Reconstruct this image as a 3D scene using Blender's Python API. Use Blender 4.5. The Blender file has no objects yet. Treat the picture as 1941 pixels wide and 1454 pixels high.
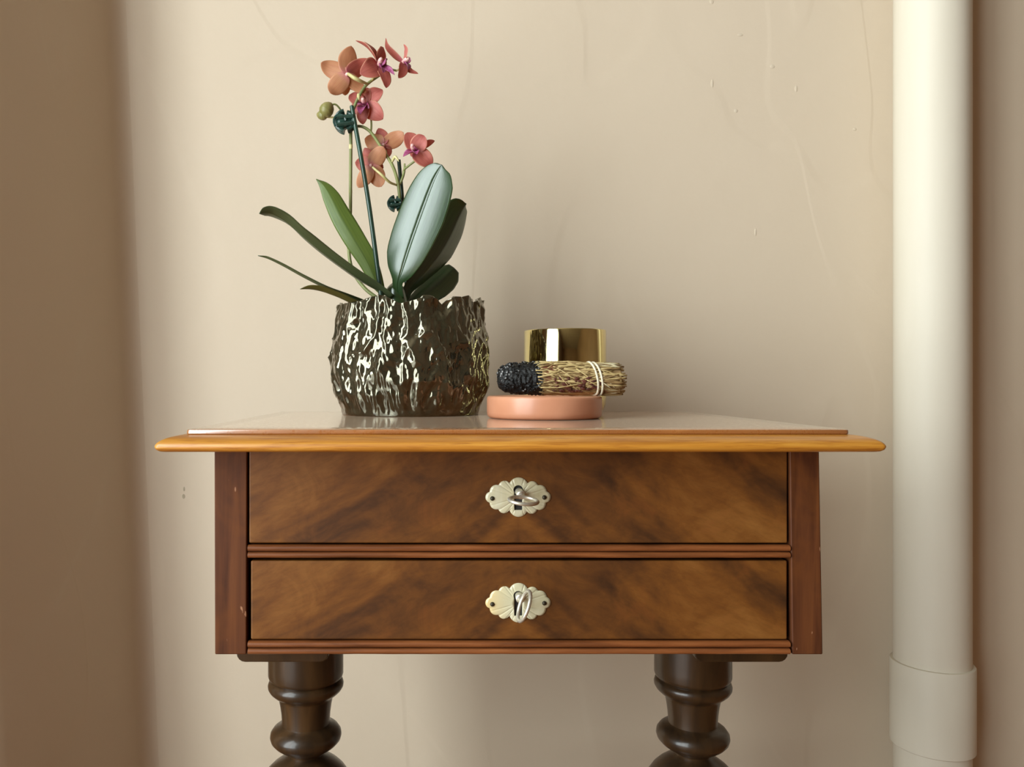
import bpy, bmesh, math, random
from mathutils import Vector, Matrix, noise

S = bpy.context.scene
COL = S.collection
PI = math.pi
R_ = math.radians

# ------------------------------------------------------------------ camera
F_PX, CU, CV = 1500.0, 820.0, 727.0          # focal length and principal point, in 1941x1454 pixels
CAM_Z = 0.778
cam_d = bpy.data.cameras.new('camera')
cam = bpy.data.objects.new('camera', cam_d)
COL.objects.link(cam)
cam_d.sensor_width = 36.0
cam_d.lens = F_PX / 1941.0 * 36.0
cam_d.shift_x = (970.5 - CU) / 1941.0
cam_d.shift_y = 0.0
cam_d.clip_start = 0.01
cam.location = (0, 0, CAM_Z)
cam.rotation_euler = (R_(90), 0, 0)
S.camera = cam

# ------------------------------------------------------------------ world, daylight, exposure
W = bpy.data.worlds.new('world')
S.world = W
W.use_nodes = True
W.node_tree.nodes['Background'].inputs[0].default_value = (0.62, 0.74, 0.85, 1)
W.node_tree.nodes['Background'].inputs[1].default_value = 0.8

WIN_Y0, WIN_Y1, WIN_Z0, WIN_Z1, LEFT_X = -1.75, 0.30, 0.08, 3.00, -1.27
ld = bpy.data.lights.new('window_daylight', 'AREA')
ld.shape = 'RECTANGLE'
ld.size = WIN_Z1 - WIN_Z0
ld.size_y = WIN_Y1 - WIN_Y0
ld.energy = 190.0
ld.color = (0.90, 0.985, 1.0)
lo = bpy.data.objects.new('window_daylight', ld)
COL.objects.link(lo)
lo.location = (LEFT_X - 0.16, (WIN_Y0 + WIN_Y1) / 2, (WIN_Z0 + WIN_Z1) / 2)
lo.rotation_euler = (0, R_(-90), 0)

vs = S.view_settings
vs.view_transform = 'Standard'
vs.look = 'None'
vs.gamma = 1.0
vs.use_curve_mapping = False
vs.exposure = 0.0


def at(u, v, Y):
    """photo pixel + distance in front of the camera -> world point"""
    return Vector(((u - CU) / F_PX * Y, Y, CAM_Z + (CV - v) / F_PX * Y))


def srgb(r, g, b, k=1.0):
    def f(c):
        c /= 255.0
        return (c / 12.92 if c <= 0.04045 else ((c + 0.055) / 1.055) ** 2.4) * k
    return (f(r), f(g), f(b), 1.0)


# ------------------------------------------------------------------ material helpers
class NT:
    def __init__(self, name):
        self.m = bpy.data.materials.new(name)
        self.m.use_nodes = True
        self.t = self.m.node_tree
        self.p = self.t.nodes['Principled BSDF']

    def n(self, kind, **kw):
        nd = self.t.nodes.new(kind)
        for k, v in kw.items():
            if k.startswith('i_'):
                nd.inputs[k[2:].replace('_', ' ')].default_value = v
            else:
                setattr(nd, k, v)
        return nd

    def l(self, a, b):
        self.t.links.new(a, b)

    def set(self, **kw):
        for k, v in kw.items():
            self.p.inputs[k.replace('_', ' ')].default_value = v
        return self

    def coords(self, scale=(1, 1, 1), rot=(0, 0, 0), loc=(0, 0, 0), out='Object'):
        tc = self.n('ShaderNodeTexCoord')
        mp = self.n('ShaderNodeMapping')
        mp.inputs['Scale'].default_value = scale
        mp.inputs['Rotation'].default_value = rot
        mp.inputs['Location'].default_value = loc
        self.l(tc.outputs[out], mp.inputs[0])
        return mp.outputs[0]

    def noise(self, vec, scale, detail=4, rough=0.55, dist=0.0):
        nd = self.n('ShaderNodeTexNoise')
        nd.inputs['Scale'].default_value = scale
        nd.inputs['Detail'].default_value = detail
        nd.inputs['Roughness'].default_value = rough
        nd.inputs['Distortion'].default_value = dist
        if vec is not None:
            self.l(vec, nd.inputs['Vector'])
        return nd.outputs['Fac']

    def ramp(self, fac, stops):
        nd = self.n('ShaderNodeValToRGB')
        e = nd.color_ramp.elements
        while len(e) < len(stops):
            e.new(0.5)
        for el, (p, c) in zip(e, stops):
            el.position = p
            el.color = c if len(c) == 4 else (*c, 1)
        self.l(fac, nd.inputs[0])
        return nd.outputs[0]

    def mix(self, fac, a, b, mode='MIX'):
        nd = self.n('ShaderNodeMix', data_type='RGBA', blend_type=mode)
        for sock, val in ((nd.inputs[0], fac), (nd.inputs[6], a), (nd.inputs[7], b)):
            if hasattr(val, 'links'):
                self.l(val, sock)
            else:
                sock.default_value = val
        return nd.outputs[2]

    def math(self, op, a, b=0.0, c=0.0):
        nd = self.n('ShaderNodeMath', operation=op)
        for i, val in enumerate((a, b, c)):
            if hasattr(val, 'links'):
                self.l(val, nd.inputs[i])
            else:
                nd.inputs[i].default_value = val
        return nd.outputs[0]

    def bump(self, h, strength=0.3, dist=0.002, prev=None):
        nd = self.n('ShaderNodeBump')
        nd.inputs['Strength'].default_value = strength
        nd.inputs['Distance'].default_value = dist
        self.l(h, nd.inputs['Height'])
        if prev is not None:
            self.l(prev, nd.inputs['Normal'])
        self.l(nd.outputs[0], self.p.inputs['Normal'])
        return nd.outputs[0]

    def col(self, c):
        self.l(c, self.p.inputs['Base Color'])


MAT = {}


def make_mats():
    # painted plaster
    n = NT('wall_plaster')
    c = n.coords()
    a = n.noise(c, 1.6, 3, 0.6)
    b = n.noise(c, 9.0, 5, 0.6)
    base = n.ramp(a, [(0.3, (0.632, 0.522, 0.388)), (0.7, (0.657, 0.547, 0.413))])
    n.col(n.mix(n.math('MULTIPLY', b, 0.10), base, (0.56, 0.46, 0.33, 1)))
    n.set(Roughness=0.62)
    patch = n.noise(n.coords(scale=(1.3, 1.3, 0.55)), 2.3, 2, 0.45, 0.6)
    step = n.ramp(patch, [(0.49, (0, 0, 0)), (0.505, (1, 1, 1))])
    patch2 = n.noise(n.coords(scale=(1, 1, 0.5), loc=(3.1, 0, 5.2)), 3.1, 2, 0.45, 0.5)
    step2 = n.ramp(patch2, [(0.55, (0, 0, 0)), (0.562, (1, 1, 1))])
    h = n.math('ADD', step, n.math('MULTIPLY', step2, 0.7))
    b1 = n.bump(h, 0.22, 0.0022)
    n.bump(n.math('ADD', n.noise(n.coords(), 14, 5, 0.55), n.math('MULTIPLY', n.noise(n.coords(), 90, 3), 0.15)), 0.16, 0.006, b1)
    MAT['wall'] = n.m

    n = NT('plaster_nib')
    n.set(Base_Color=(0.63, 0.53, 0.40, 1), Roughness=0.6)
    n.bump(n.noise(n.coords(), 300, 2), 0.1, 0.001)
    MAT['nib'] = n.m
    n = NT('wall_smudge')
    n.col(n.ramp(n.noise(n.coords(), 160, 3), [(0.3, srgb(158, 146, 124)), (0.7, srgb(184, 170, 144))]))
    n.set(Roughness=0.8)
    MAT['smudge'] = n.m

    n = NT('room_wall_paint')
    a = n.noise(n.coords(), 1.3, 3, 0.6)
    n.col(n.ramp(a, [(0.3, (0.15, 0.085, 0.045)), (0.7, (0.20, 0.115, 0.062))]))
    n.set(Roughness=0.65)
    MAT['room_wall'] = n.m

    n = NT('ceiling_paint')
    n.col(n.ramp(n.noise(n.coords(), 3, 3), [(0.3, (0.24, 0.185, 0.13)), (0.7, (0.28, 0.22, 0.155))]))
    n.set(Roughness=0.7)
    MAT['ceiling'] = n.m

    n = NT('floor_wood')
    g = n.noise(n.coords(scale=(14, 1.2, 1)), 3, 5, 0.6, 0.4)
    n.col(n.ramp(g, [(0.25, (0.17, 0.062, 0.018)), (0.75, (0.36, 0.146, 0.044))]))
    n.set(Roughness=0.4)
    MAT['floor'] = n.m

    n = NT('window_paint')
    n.col(n.ramp(n.noise(n.coords(), 5, 3), [(0.3, (0.72, 0.71, 0.68)), (0.7, (0.78, 0.77, 0.74))]))
    n.set(Roughness=0.4)
    MAT['winpaint'] = n.m

    # honey coloured moulding
    n = NT('honey_wood')
    g = n.noise(n.coords(scale=(6, 30, 160)), 1.0, 6, 0.62, 0.9)
    fine = n.noise(n.coords(scale=(30, 200, 700)), 1.0, 4, 0.6)
    c = n.ramp(g, [(0.28, srgb(150, 90, 24)), (0.5, srgb(184, 122, 40)), (0.75, srgb(202, 146, 60))])
    c = n.mix(n.ramp(fine, [(0.52, (0, 0, 0)), (0.72, (1, 1, 1))]), c, srgb(150, 88, 26))
    knot = n.noise(n.coords(scale=(20, 20, 60)), 1.0, 2, 0.5)
    c = n.mix(n.ramp(knot, [(0.70, (0, 0, 0)), (0.76, (1, 1, 1))]), c, srgb(105, 62, 22))
    n.col(c)
    n.set(Roughness=0.38, Coat_Weight=0.25, Coat_Roughness=0.2)
    n.bump(n.math('ADD', g, fine), 0.25, 0.0008)
    MAT['honey'] = n.m

    # polished top board
    n = NT('top_board_wood')
    g = n.noise(n.coords(scale=(5, 40, 40)), 1.2, 6, 0.6, 0.7)
    n.col(n.ramp(g, [(0.3, srgb(128, 74, 34)), (0.6, srgb(160, 100, 50)), (0.8, srgb(186, 126, 70))]))
    sp = n.noise(n.coords(), 260, 4, 0.7)
    n.set(Coat_Weight=1.0, Coat_Roughness=0.08, Coat_IOR=1.8, IOR=1.6, Sheen_Weight=0.16, Sheen_Roughness=0.3, Sheen_Tint=(0.95, 0.82, 0.62, 1))
    n.l(n.ramp(sp, [(0.35, (0.24, 0.24, 0.24)), (0.75, (0.42, 0.42, 0.42))]), n.p.inputs['Roughness'])
    n.bump(n.math('ADD', g, n.math('MULTIPLY', sp, 0.5)), 0.04, 0.0004)
    MAT['top'] = n.m

    # figured walnut drawer veneer, book-matched about the lock line (object x = 0)
    n = NT('walnut_veneer')
    tc = n.n('ShaderNodeTexCoord')
    sx = n.n('ShaderNodeSeparateXYZ')
    n.l(tc.outputs['Object'], sx.inputs[0])
    ax = n.math('ABSOLUTE', sx.outputs[0])
    cb = n.n('ShaderNodeCombineXYZ')
    n.l(ax, cb.inputs[0])
    n.l(sx.outputs[2], cb.inputs[2])
    n.l(n.math('MULTIPLY', sx.outputs[0], 0.22), cb.inputs[1])

    def mapped(rot, scale, loc=(0, 0, 0)):
        m1 = n.n('ShaderNodeMapping')
        m1.inputs['Rotation'].default_value = (0, rot, 0)
        m1.inputs['Location'].default_value = loc
        n.l(cb.outputs[0], m1.inputs[0])
        m2 = n.n('ShaderNodeMapping')
        m2.inputs['Scale'].default_value = scale
        n.l(m1.outputs[0], m2.inputs[0])
        return m2.outputs[0]
    big = n.noise(mapped(R_(-38), (5, 5, 17), (0.3, 0, 0.2)), 1.0, 3, 0.5, 1.0)
    mid = n.noise(mapped(R_(-33), (16, 16, 46)), 1.0, 5, 0.6, 1.4)
    blot = n.noise(mapped(R_(-20), (20, 20, 26)), 1.0, 6, 0.68, 0.8)
    fine = n.noise(mapped(R_(-20), (90, 90, 420)), 1.0, 4, 0.6)
    f = n.math('ADD', n.math('MULTIPLY', big, 0.66), n.math('MULTIPLY', mid, 0.14))
    f = n.math('ADD', f, n.math('MULTIPLY', blot, 0.27))
    c = n.ramp(f, [(0.38, srgb(38, 23, 12)), (0.46, srgb(74, 43, 18)), (0.56, srgb(104, 62, 23)),
                   (0.72, srgb(138, 92, 42))])
    c = n.mix(n.ramp(fine, [(0.45, (0, 0, 0)), (0.8, (0.25, 0.25, 0.25))]), c, srgb(52, 28, 14))
    c = n.mix(n.ramp(blot, [(0.58, (0, 0, 0)), (0.75, (0.4, 0.4, 0.4))]), c, srgb(104, 54, 24))
    n.col(c)
    n.set(Roughness=0.46, Coat_Weight=0.0, Specular_IOR_Level=0.28)
    n.bump(n.math('ADD', mid, fine), 0.08, 0.0006)
    MAT['veneer'] = n.m

    # reddish brown solid wood of the carcass
    n = NT('red_brown_wood')
    g = n.noise(n.coords(scale=(90, 30, 6)), 1.0, 5, 0.6, 0.6)
    bl = n.noise(n.coords(scale=(16, 10, 12)), 1.0, 4, 0.6, 0.4)
    c = n.ramp(g, [(0.28, srgb(58, 30, 17)), (0.55, srgb(84, 47, 26)), (0.8, srgb(104, 61, 32))])
    c = n.mix(n.ramp(bl, [(0.50, (0, 0, 0)), (0.75, (0.7, 0.7, 0.7))]), c, srgb(112, 64, 26))
    sc = n.noise(n.coords(scale=(160, 60, 70)), 1.0, 2, 0.5)
    c = n.mix(n.ramp(sc, [(0.735, (0, 0, 0)), (0.765, (0.8, 0.8, 0.8))]), c, srgb(165, 120, 90))
    n.col(c)
    n.set(Roughness=0.5, Coat_Weight=0.0, Specular_IOR_Level=0.16)
    n.bump(g, 0.12, 0.0006)
    MAT['redbrown'] = n.m

    n = NT('bead_wood')
    g = n.noise(n.coords(scale=(10, 60, 160)), 1.0, 5, 0.6, 0.5)
    n.col(n.ramp(g, [(0.25, srgb(76, 40, 20)), (0.55, srgb(122, 70, 36)), (0.8, srgb(150, 92, 50))]))
    n.set(Roughness=0.34, Coat_Weight=0.2, Coat_Roughness=0.2)
    n.bump(g, 0.1, 0.0005)
    MAT['bead'] = n.m

    n = NT('carcass_dark_wood')
    n.col(n.ramp(n.noise(n.coords(scale=(20, 20, 60)), 1, 4), [(0.3, srgb(28, 20, 15)), (0.7, srgb(50, 34, 24))]))
    n.set(Roughness=0.6)
    MAT['darkwood'] = n.m

    n = NT('leg_dark_walnut')
    g = n.noise(n.coords(scale=(40, 40, 7)), 1.0, 5, 0.6, 0.5)
    n.col(n.ramp(g, [(0.3, srgb(36, 25, 15)), (0.55, srgb(60, 41, 22)), (0.8, srgb(84, 58, 32))]))
    n.set(Roughness=0.36, Coat_Weight=0.35, Coat_Roughness=0.14, Specular_IOR_Level=0.3)
    n.bump(n.math('ADD', g, n.noise(n.coords(), 120, 3)), 0.07, 0.0006)
    MAT['leg'] = n.m

    n = NT('mother_of_pearl')
    g = n.noise(n.coords(scale=(50, 50, 30)), 1.0, 3, 0.5, 1.2)
    c = n.ramp(g, [(0.3, srgb(166, 156, 122)), (0.55, srgb(186, 178, 148)), (0.8, srgb(198, 194, 172))])
    n.col(c)
    n.set(Roughness=0.3, Coat_Weight=0.25, Coat_Roughness=0.15)
    n.bump(g, 0.05, 0.0005)
    MAT['pearl'] = n.m

    n = NT('pearl_yellowed')
    g = n.noise(n.coords(scale=(40, 40, 30)), 1.0, 3, 0.5, 1.0)
    sx = n.n('ShaderNodeSeparateXYZ')
    tc = n.n('ShaderNodeTexCoord')
    n.l(tc.outputs['Object'], sx.inputs[0])
    yel = n.ramp(n.math('MULTIPLY_ADD', sx.outputs[0], 25.0, 0.95), [(0.1, (1, 1, 1)), (0.75, (0, 0, 0))])
    c = n.ramp(g, [(0.3, srgb(180, 172, 138)), (0.7, srgb(200, 194, 166))])
    n.col(n.mix(n.math('MULTIPLY', yel, n.ramp(g, [(0.2, (0.5, 0.5, 0.5)), (0.7, (1, 1, 1))])), c, srgb(204, 172, 100)))
    n.set(Roughness=0.3, Coat_Weight=0.25, Coat_Roughness=0.15)
    MAT['pearl_y'] = n.m

    n = NT('aged_pin')
    n.col(n.ramp(n.noise(n.coords(), 800, 2), [(0.3, srgb(38, 32, 22)), (0.7, srgb(66, 58, 40))]))
    n.set(Roughness=0.5, Metallic=0.4)
    MAT['pin'] = n.m
    n = NT('keyhole_shade_black')
    n.col(n.ramp(n.noise(n.coords(), 300, 2), [(0.3, srgb(14, 11, 8)), (0.7, srgb(26, 20, 15))]))
    n.set(Roughness=0.8)
    MAT['hole'] = n.m
    n = NT('key_nickel')
    n.col(n.ramp(n.noise(n.coords(), 400, 3), [(0.3, (0.56, 0.53, 0.43)), (0.7, (0.74, 0.71, 0.60))]))
    n.set(Roughness=0.36, Metallic=0.75)
    n.bump(n.noise(n.coords(), 900, 2), 0.1, 0.0003)
    MAT['key'] = n.m

    # lustre glaze of the pot
    n = NT('bronze_glaze')
    g = n.noise(n.coords(), 18, 4, 0.6)
    n.col(n.ramp(g, [(0.3, (0.075, 0.066, 0.034)), (0.7, (0.150, 0.132, 0.080))]))
    n.set(Roughness=0.10, Metallic=0.75, Coat_Weight=1.0, Coat_Roughness=0.03)
    n.bump(n.noise(n.coords(scale=(1, 1, 0.6)), 55, 2, 0.5), 0.22, 0.004)
    MAT['glaze'] = n.m

    n = NT('potting_bark')
    n.col(n.ramp(n.noise(n.coords(), 90, 4), [(0.3, srgb(40, 28, 18)), (0.7, srgb(96, 66, 40))]))
    n.set(Roughness=0.85)
    MAT['bark'] = n.m

    def leaf(name, dark, mid, rib, rough, coat):
        n = NT(name)
        tc = n.n('ShaderNodeTexCoord')
        sp = n.n('ShaderNodeSeparateXYZ')
        n.l(tc.outputs['UV'], sp.inputs[0])
        streak = n.noise(n.coords(scale=(2.5, 46, 1), out='UV'), 1.0, 4, 0.6, 0.1)
        c = n.ramp(streak, [(0.3, dark), (0.7, mid)])
        d = n.math('ABSOLUTE', n.math('SUBTRACT', sp.outputs[1], 0.5))
        c = n.mix(n.ramp(d, [(0.0, (0.7, 0.7, 0.7)), (0.05, (0, 0, 0))]), c, rib)
        tip = n.ramp(sp.outputs[0], [(0.86, (0, 0, 0)), (0.97, (0.7, 0.7, 0.7))])
        c = n.mix(tip, c, rib)
        n.col(c)
        spk = n.noise(n.coords(scale=(30, 20, 1), out='UV'), 1.0, 3, 0.6)
        n.set(Roughness=rough, Coat_Weight=coat, Coat_Roughness=0.22, Coat_IOR=1.65, Coat_Tint=(0.90, 1.0, 0.92, 1), Subsurface_Weight=0.0)
        n.p.inputs['Transmission Weight'].default_value = 0.0
        n.bump(n.math('ADD', streak, n.math('MULTIPLY', spk, 0.4)), 0.22, 0.0010)
        # light shining through the thin blade
        tr = n.n('ShaderNodeBsdfTranslucent')
        n.l(n.mix(0.5, c, (0.20, 0.30, 0.03, 1)), tr.inputs[0])
        mx = n.n('ShaderNodeMixShader')
        mx.inputs[0].default_value = 0.22
        out = n.t.nodes['Material Output']
        n.l(n.p.outputs[0], mx.inputs[1])
        n.l(tr.outputs[0], mx.inputs[2])
        n.l(mx.outputs[0], out.inputs[0])
        return n.m
    MAT['leaf'] = leaf('orchid_leaf', srgb(40, 60, 32), srgb(62, 86, 46), srgb(30, 46, 20), 0.28, 1.0)
    MAT['leaf_grey'] = leaf('orchid_leaf_lit_grey', srgb(82, 94, 60), srgb(112, 122, 84), srgb(70, 80, 50), 0.42, 0.3)  # light on the leaf's top side put into a paler grey-green
    MAT['leaf_yellow_green'] = leaf('orchid_leaf_yellow_green', srgb(84, 106, 40), srgb(120, 138, 62), srgb(70, 90, 34), 0.42, 0.2)  # lighter, yellower green than the main leaf colour
    MAT['leaf_old'] = leaf('orchid_leaf_old', srgb(88, 84, 36), srgb(122, 114, 54), srgb(74, 70, 30), 0.5, 0.1)

    def petal(name, a, b, vein, tcol):
        n = NT(name)
        tc = n.n('ShaderNodeTexCoord')
        sp = n.n('ShaderNodeSeparateXYZ')
        n.l(tc.outputs['UV'], sp.inputs[0])
        vn = n.noise(n.coords(scale=(1.5, 26, 1), out='UV'), 1.0, 3, 0.5, 0.3)
        c = n.ramp(vn, [(0.35, vein), (0.55, a), (0.8, b)])
        edge = n.math('ABSOLUTE', n.math('SUBTRACT', sp.outputs[1], 0.5))
        c = n.mix(n.ramp(edge, [(0.40, (0, 0, 0)), (0.5, (0.5, 0.5, 0.5))]), c, srgb(236, 182, 140))
        c = n.mix(n.ramp(sp.outputs[0], [(0.02, (0.6, 0.6, 0.6)), (0.25, (0, 0, 0))]), c, srgb(206, 120, 140))
        n.col(c)
        n.set(Roughness=0.55)
        tr = n.n('ShaderNodeBsdfTranslucent')
        n.l(n.mix(0.5, c, tcol), tr.inputs[0])
        mx = n.n('ShaderNodeMixShader')
        mx.inputs[0].default_value = 0.4
        out = n.t.nodes['Material Output']
        n.l(n.p.outputs[0], mx.inputs[1])
        n.l(tr.outputs[0], mx.inputs[2])
        n.l(mx.outputs[0], out.inputs[0])
        return n.m
    MAT['petal_o'] = petal('petal_orange', srgb(206, 152, 112), srgb(216, 164, 122), srgb(196, 134, 100), srgb(235, 180, 130))
    MAT['petal_p'] = petal('petal_pink', srgb(216, 138, 126), srgb(226, 156, 142), srgb(200, 110, 106), srgb(240, 150, 130))
    MAT['petal_r'] = petal('petal_rose', srgb(190, 108, 92), srgb(204, 126, 106), srgb(168, 84, 78), srgb(230, 124, 96))
    n = NT('lip_magenta')
    n.col(n.ramp(n.noise(n.coords(), 160, 3), [(0.35, srgb(132, 44, 76)), (0.6, srgb(166, 84, 128)), (0.8, srgb(200, 146, 172))]))
    n.set(Roughness=0.45)
    MAT['lip'] = n.m
    n = NT('column_pale_pink')
    n.col(n.ramp(n.noise(n.coords(), 200, 3), [(0.3, srgb(214, 140, 150)), (0.7, srgb(238, 205, 190))]))
    n.set(Roughness=0.45)
    MAT['column'] = n.m
    n = NT('orchid_stem')
    n.col(n.ramp(n.noise(n.coords(scale=(40, 40, 12)), 1, 4), [(0.3, srgb(96, 104, 56)), (0.7, srgb(146, 150, 92))]))
    n.set(Roughness=0.45)
    MAT['stem'] = n.m
    n = NT('orchid_pedicel')
    n.col(n.ramp(n.noise(n.coords(), 60, 3), [(0.3, srgb(170, 160, 96)), (0.7, srgb(216, 206, 150))]))
    n.set(Roughness=0.45)
    MAT['pedicel'] = n.m
    n = NT('orchid_bud')
    n.col(n.ramp(n.noise(n.coords(scale=(60, 60, 30)), 1, 3), [(0.3, srgb(124, 120, 66)), (0.7, srgb(178, 160, 104))]))
    n.set(Roughness=0.45)
    MAT['bud'] = n.m
    n = NT('stake_green')
    n.col(n.ramp(n.noise(n.coords(scale=(100, 100, 20)), 1, 3), [(0.3, srgb(28, 52, 40)), (0.7, srgb(44, 74, 58))]))
    n.set(Roughness=0.3, Coat_Weight=0.3)
    MAT['stake'] = n.m
    n = NT('clip_plastic')
    n.col(n.ramp(n.noise(n.coords(), 120, 3), [(0.3, srgb(18, 42, 36)), (0.7, srgb(40, 72, 62))]))
    n.set(Roughness=0.25)
    MAT['clip'] = n.m

    n = NT('terracotta_pink')
    n.col(n.ramp(n.noise(n.coords(), 30, 4), [(0.3, srgb(200, 136, 102)), (0.7, srgb(212, 150, 116))]))
    n.set(Roughness=0.38, Coat_Weight=0.2, Coat_Roughness=0.2)
    n.bump(n.noise(n.coords(), 60, 3), 0.06, 0.001)
    MAT['dish'] = n.m
    n = NT('gold_mirror')
    n.col(n.ramp(n.noise(n.coords(), 20, 3), [(0.3, (0.66, 0.56, 0.26)), (0.7, (0.72, 0.62, 0.31))]))
    n.set(Roughness=0.07, Metallic=1.0)
    MAT['gold'] = n.m
    n = NT('candle_wax')
    n.col(n.ramp(n.noise(n.coords(), 25, 3), [(0.3, (0.74, 0.68, 0.55)), (0.7, (0.8, 0.75, 0.63))]))
    n.set(Roughness=0.5)
    MAT['wax'] = n.m
    n = NT('wick')
    n.col(n.ramp(n.noise(n.coords(), 300, 2), [(0.3, srgb(20, 18, 16)), (0.7, srgb(60, 54, 46))]))
    n.set(Roughness=0.9)
    MAT['wick'] = n.m

    n = NT('dried_herb')
    g = n.noise(n.coords(scale=(40, 160, 160)), 1, 4, 0.6, 0.5)
    c = n.ramp(g, [(0.3, srgb(98, 72, 42)), (0.55, srgb(150, 122, 76)), (0.8, srgb(186, 160, 108))])
    red = n.noise(n.coords(loc=(0.3, 0.2, 0)), 38, 2, 0.5)
    n.col(n.mix(n.ramp(red, [(0.56, (0, 0, 0)), (0.64, (0.8, 0.8, 0.8))]), c, srgb(112, 46, 34)))
    n.set(Roughness=0.75)
    n.bump(g, 0.5, 0.001)
    MAT['herb'] = n.m
    for i, cc in enumerate([((176, 150, 96), (204, 182, 128)), ((128, 100, 60), (160, 130, 84)), ((196, 182, 140), (216, 204, 168))]):
        n = NT(['herb_twig_straw', 'herb_twig_brown', 'herb_twig_pale'][i])
        n.col(n.ramp(n.noise(n.coords(), 80, 3), [(0.3, srgb(*cc[0])), (0.7, srgb(*cc[1]))]))
        n.set(Roughness=0.65)
        MAT['twig%d' % i] = n.m
    n = NT('dried_red_petal')
    n.col(n.ramp(n.noise(n.coords(), 200, 3), [(0.3, srgb(62, 28, 18)), (0.7, srgb(104, 50, 32))]))
    n.set(Roughness=0.7)
    MAT['red_petal'] = n.m
    n = NT('charred_herb')
    g = n.noise(n.coords(), 240, 4, 0.7)
    n.col(n.ramp(g, [(0.3, srgb(9, 8, 7)), (0.64, srgb(24, 23, 21)), (0.82, srgb(70, 68, 64))]))
    n.set(Roughness=0.5)
    n.bump(g, 0.9, 0.002)
    MAT['char'] = n.m
    n = NT('grey_ash')
    n.col(n.ramp(n.noise(n.coords(), 300, 3), [(0.3, srgb(96, 96, 96)), (0.7, srgb(178, 178, 176))]))
    n.set(Roughness=0.9)
    MAT['ash'] = n.m
    n = NT('cotton_string')
    n.col(n.ramp(n.noise(n.coords(), 600, 3), [(0.3, srgb(205, 195, 165)), (0.7, srgb(236, 230, 208))]))
    n.set(Roughness=0.8)
    MAT['string'] = n.m

    n = NT('pipe_white_paint')
    n.col(n.ramp(n.noise(n.coords(scale=(6, 6, 1)), 4, 4), [(0.3, (0.68, 0.62, 0.50)), (0.7, (0.71, 0.65, 0.53))]))
    n.set(Roughness=0.55, Specular_IOR_Level=0.35)
    n.bump(n.noise(n.coords(), 40, 3), 0.06, 0.001)
    MAT['pipe'] = n.m


make_mats()

# ------------------------------------------------------------------ object helpers
ORG = {}


def tag(o, label=None, cat=None, group=None, kind=None):
    if label:
        o['label'] = label
    if cat:
        o['category'] = cat
    if group:
        o['group'] = group
    if kind:
        o['kind'] = kind
    return o


def thing(name, loc, label, cat, group=None):
    o = bpy.data.objects.new(name, None)
    o.empty_display_size = 0.05
    COL.objects.link(o)
    o.location = loc
    ORG[o.name] = Vector(loc)
    return tag(o, label, cat, group)


def mesh_obj(name, verts, faces, mat, parent=None, smooth=True, uvs=None, org=None, bevel=None, autosmooth=True):
    """verts are world points; the mesh is stored relative to org (or to the parent's origin)"""
    po = ORG[parent.name] if parent is not None else Vector((0, 0, 0))
    o_ = Vector(org) if org is not None else po
    me = bpy.data.meshes.new(name)
    me.from_pydata([tuple(Vector(v) - o_) for v in verts], [], faces)
    bm = bmesh.new()
    bm.from_mesh(me)
    bmesh.ops.recalc_face_normals(bm, faces=bm.faces)
    bm.to_mesh(me)
    bm.free()
    if uvs is not None:
        ul = me.uv_layers.new(name='UVMap')
        for lp in me.loops:
            ul.data[lp.index].uv = uvs[lp.vertex_index]
    ob = bpy.data.objects.new(name, me)
    COL.objects.link(ob)
    ob.location = o_ - po
    ORG[ob.name] = o_
    if parent is not None:
        ob.parent = parent
    me.materials.append(mat)
    if smooth:
        for p in me.polygons:
            p.use_smooth = True
        if autosmooth:
            md = ob.modifiers.new('edges', 'EDGE_SPLIT')
            md.split_angle = R_(38)
    if bevel:
        md = ob.modifiers.new('bevel', 'BEVEL')
        md.width = bevel
        md.segments = 3
        md.limit_method = 'ANGLE'
        md.angle_limit = R_(40)
        for p in me.polygons:
            p.use_smooth = True
        if smooth and autosmooth:
            ob.modifiers.remove(ob.modifiers['edges'])
            wn = ob.modifiers.new('wn', 'WEIGHTED_NORMAL')
    return ob


def box(x0, x1, y0, y1, z0, z1):
    v = [(x, y, z) for z in (z0, z1) for y in (y0, y1) for x in (x0, x1)]
    f = [(0, 2, 3, 1), (4, 5, 7, 6), (0, 1, 5, 4), (2, 6, 7, 3), (0, 4, 6, 2), (1, 3, 7, 5)]
    return v, f


def join(parts):
    V, Fc = [], []
    for v, f in parts:
        k = len(V)
        V += list(v)
        Fc += [tuple(i + k for i in q) for q in f]
    return V, Fc


def lathe(cx, cy, prof, seg=64, cap0=True, cap1=True):
    """prof: list of (r, z)"""
    V, Fc = [], []
    n = len(prof)
    for r, z in prof:
        for k in range(seg):
            a = 2 * PI * k / seg
            V.append((cx + r * math.cos(a), cy + r * math.sin(a), z))
    for i in range(n - 1):
        for k in range(seg):
            k2 = (k + 1) % seg
            Fc.append((i * seg + k, i * seg + k2, (i + 1) * seg + k2, (i + 1) * seg + k))
    if cap0:
        Fc.append(tuple(range(seg)))
    if cap1:
        Fc.append(tuple(range((n - 1) * seg, n * seg)))
    return V, Fc


def catmull(pts, n):
    """resample a polyline of tuples/vectors smoothly with n+1 points"""
    P = [Vector(p) for p in pts]
    if len(P) == 2:
        return [P[0].lerp(P[1], i / n) for i in range(n + 1)]
    P = [P[0] * 2 - P[1]] + P + [P[-1] * 2 - P[-2]]
    m = len(P) - 3
    out = []
    for i in range(n + 1):
        t = i / n * m
        k = min(int(t), m - 1)
        t -= k
        a, b, c, d = P[k], P[k + 1], P[k + 2], P[k + 3]
        out.append(0.5 * ((2 * b) + (c - a) * t + (2 * a - 5 * b + 4 * c - d) * t * t + (3 * b - a - 3 * c + d) * t ** 3))
    return out


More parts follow.
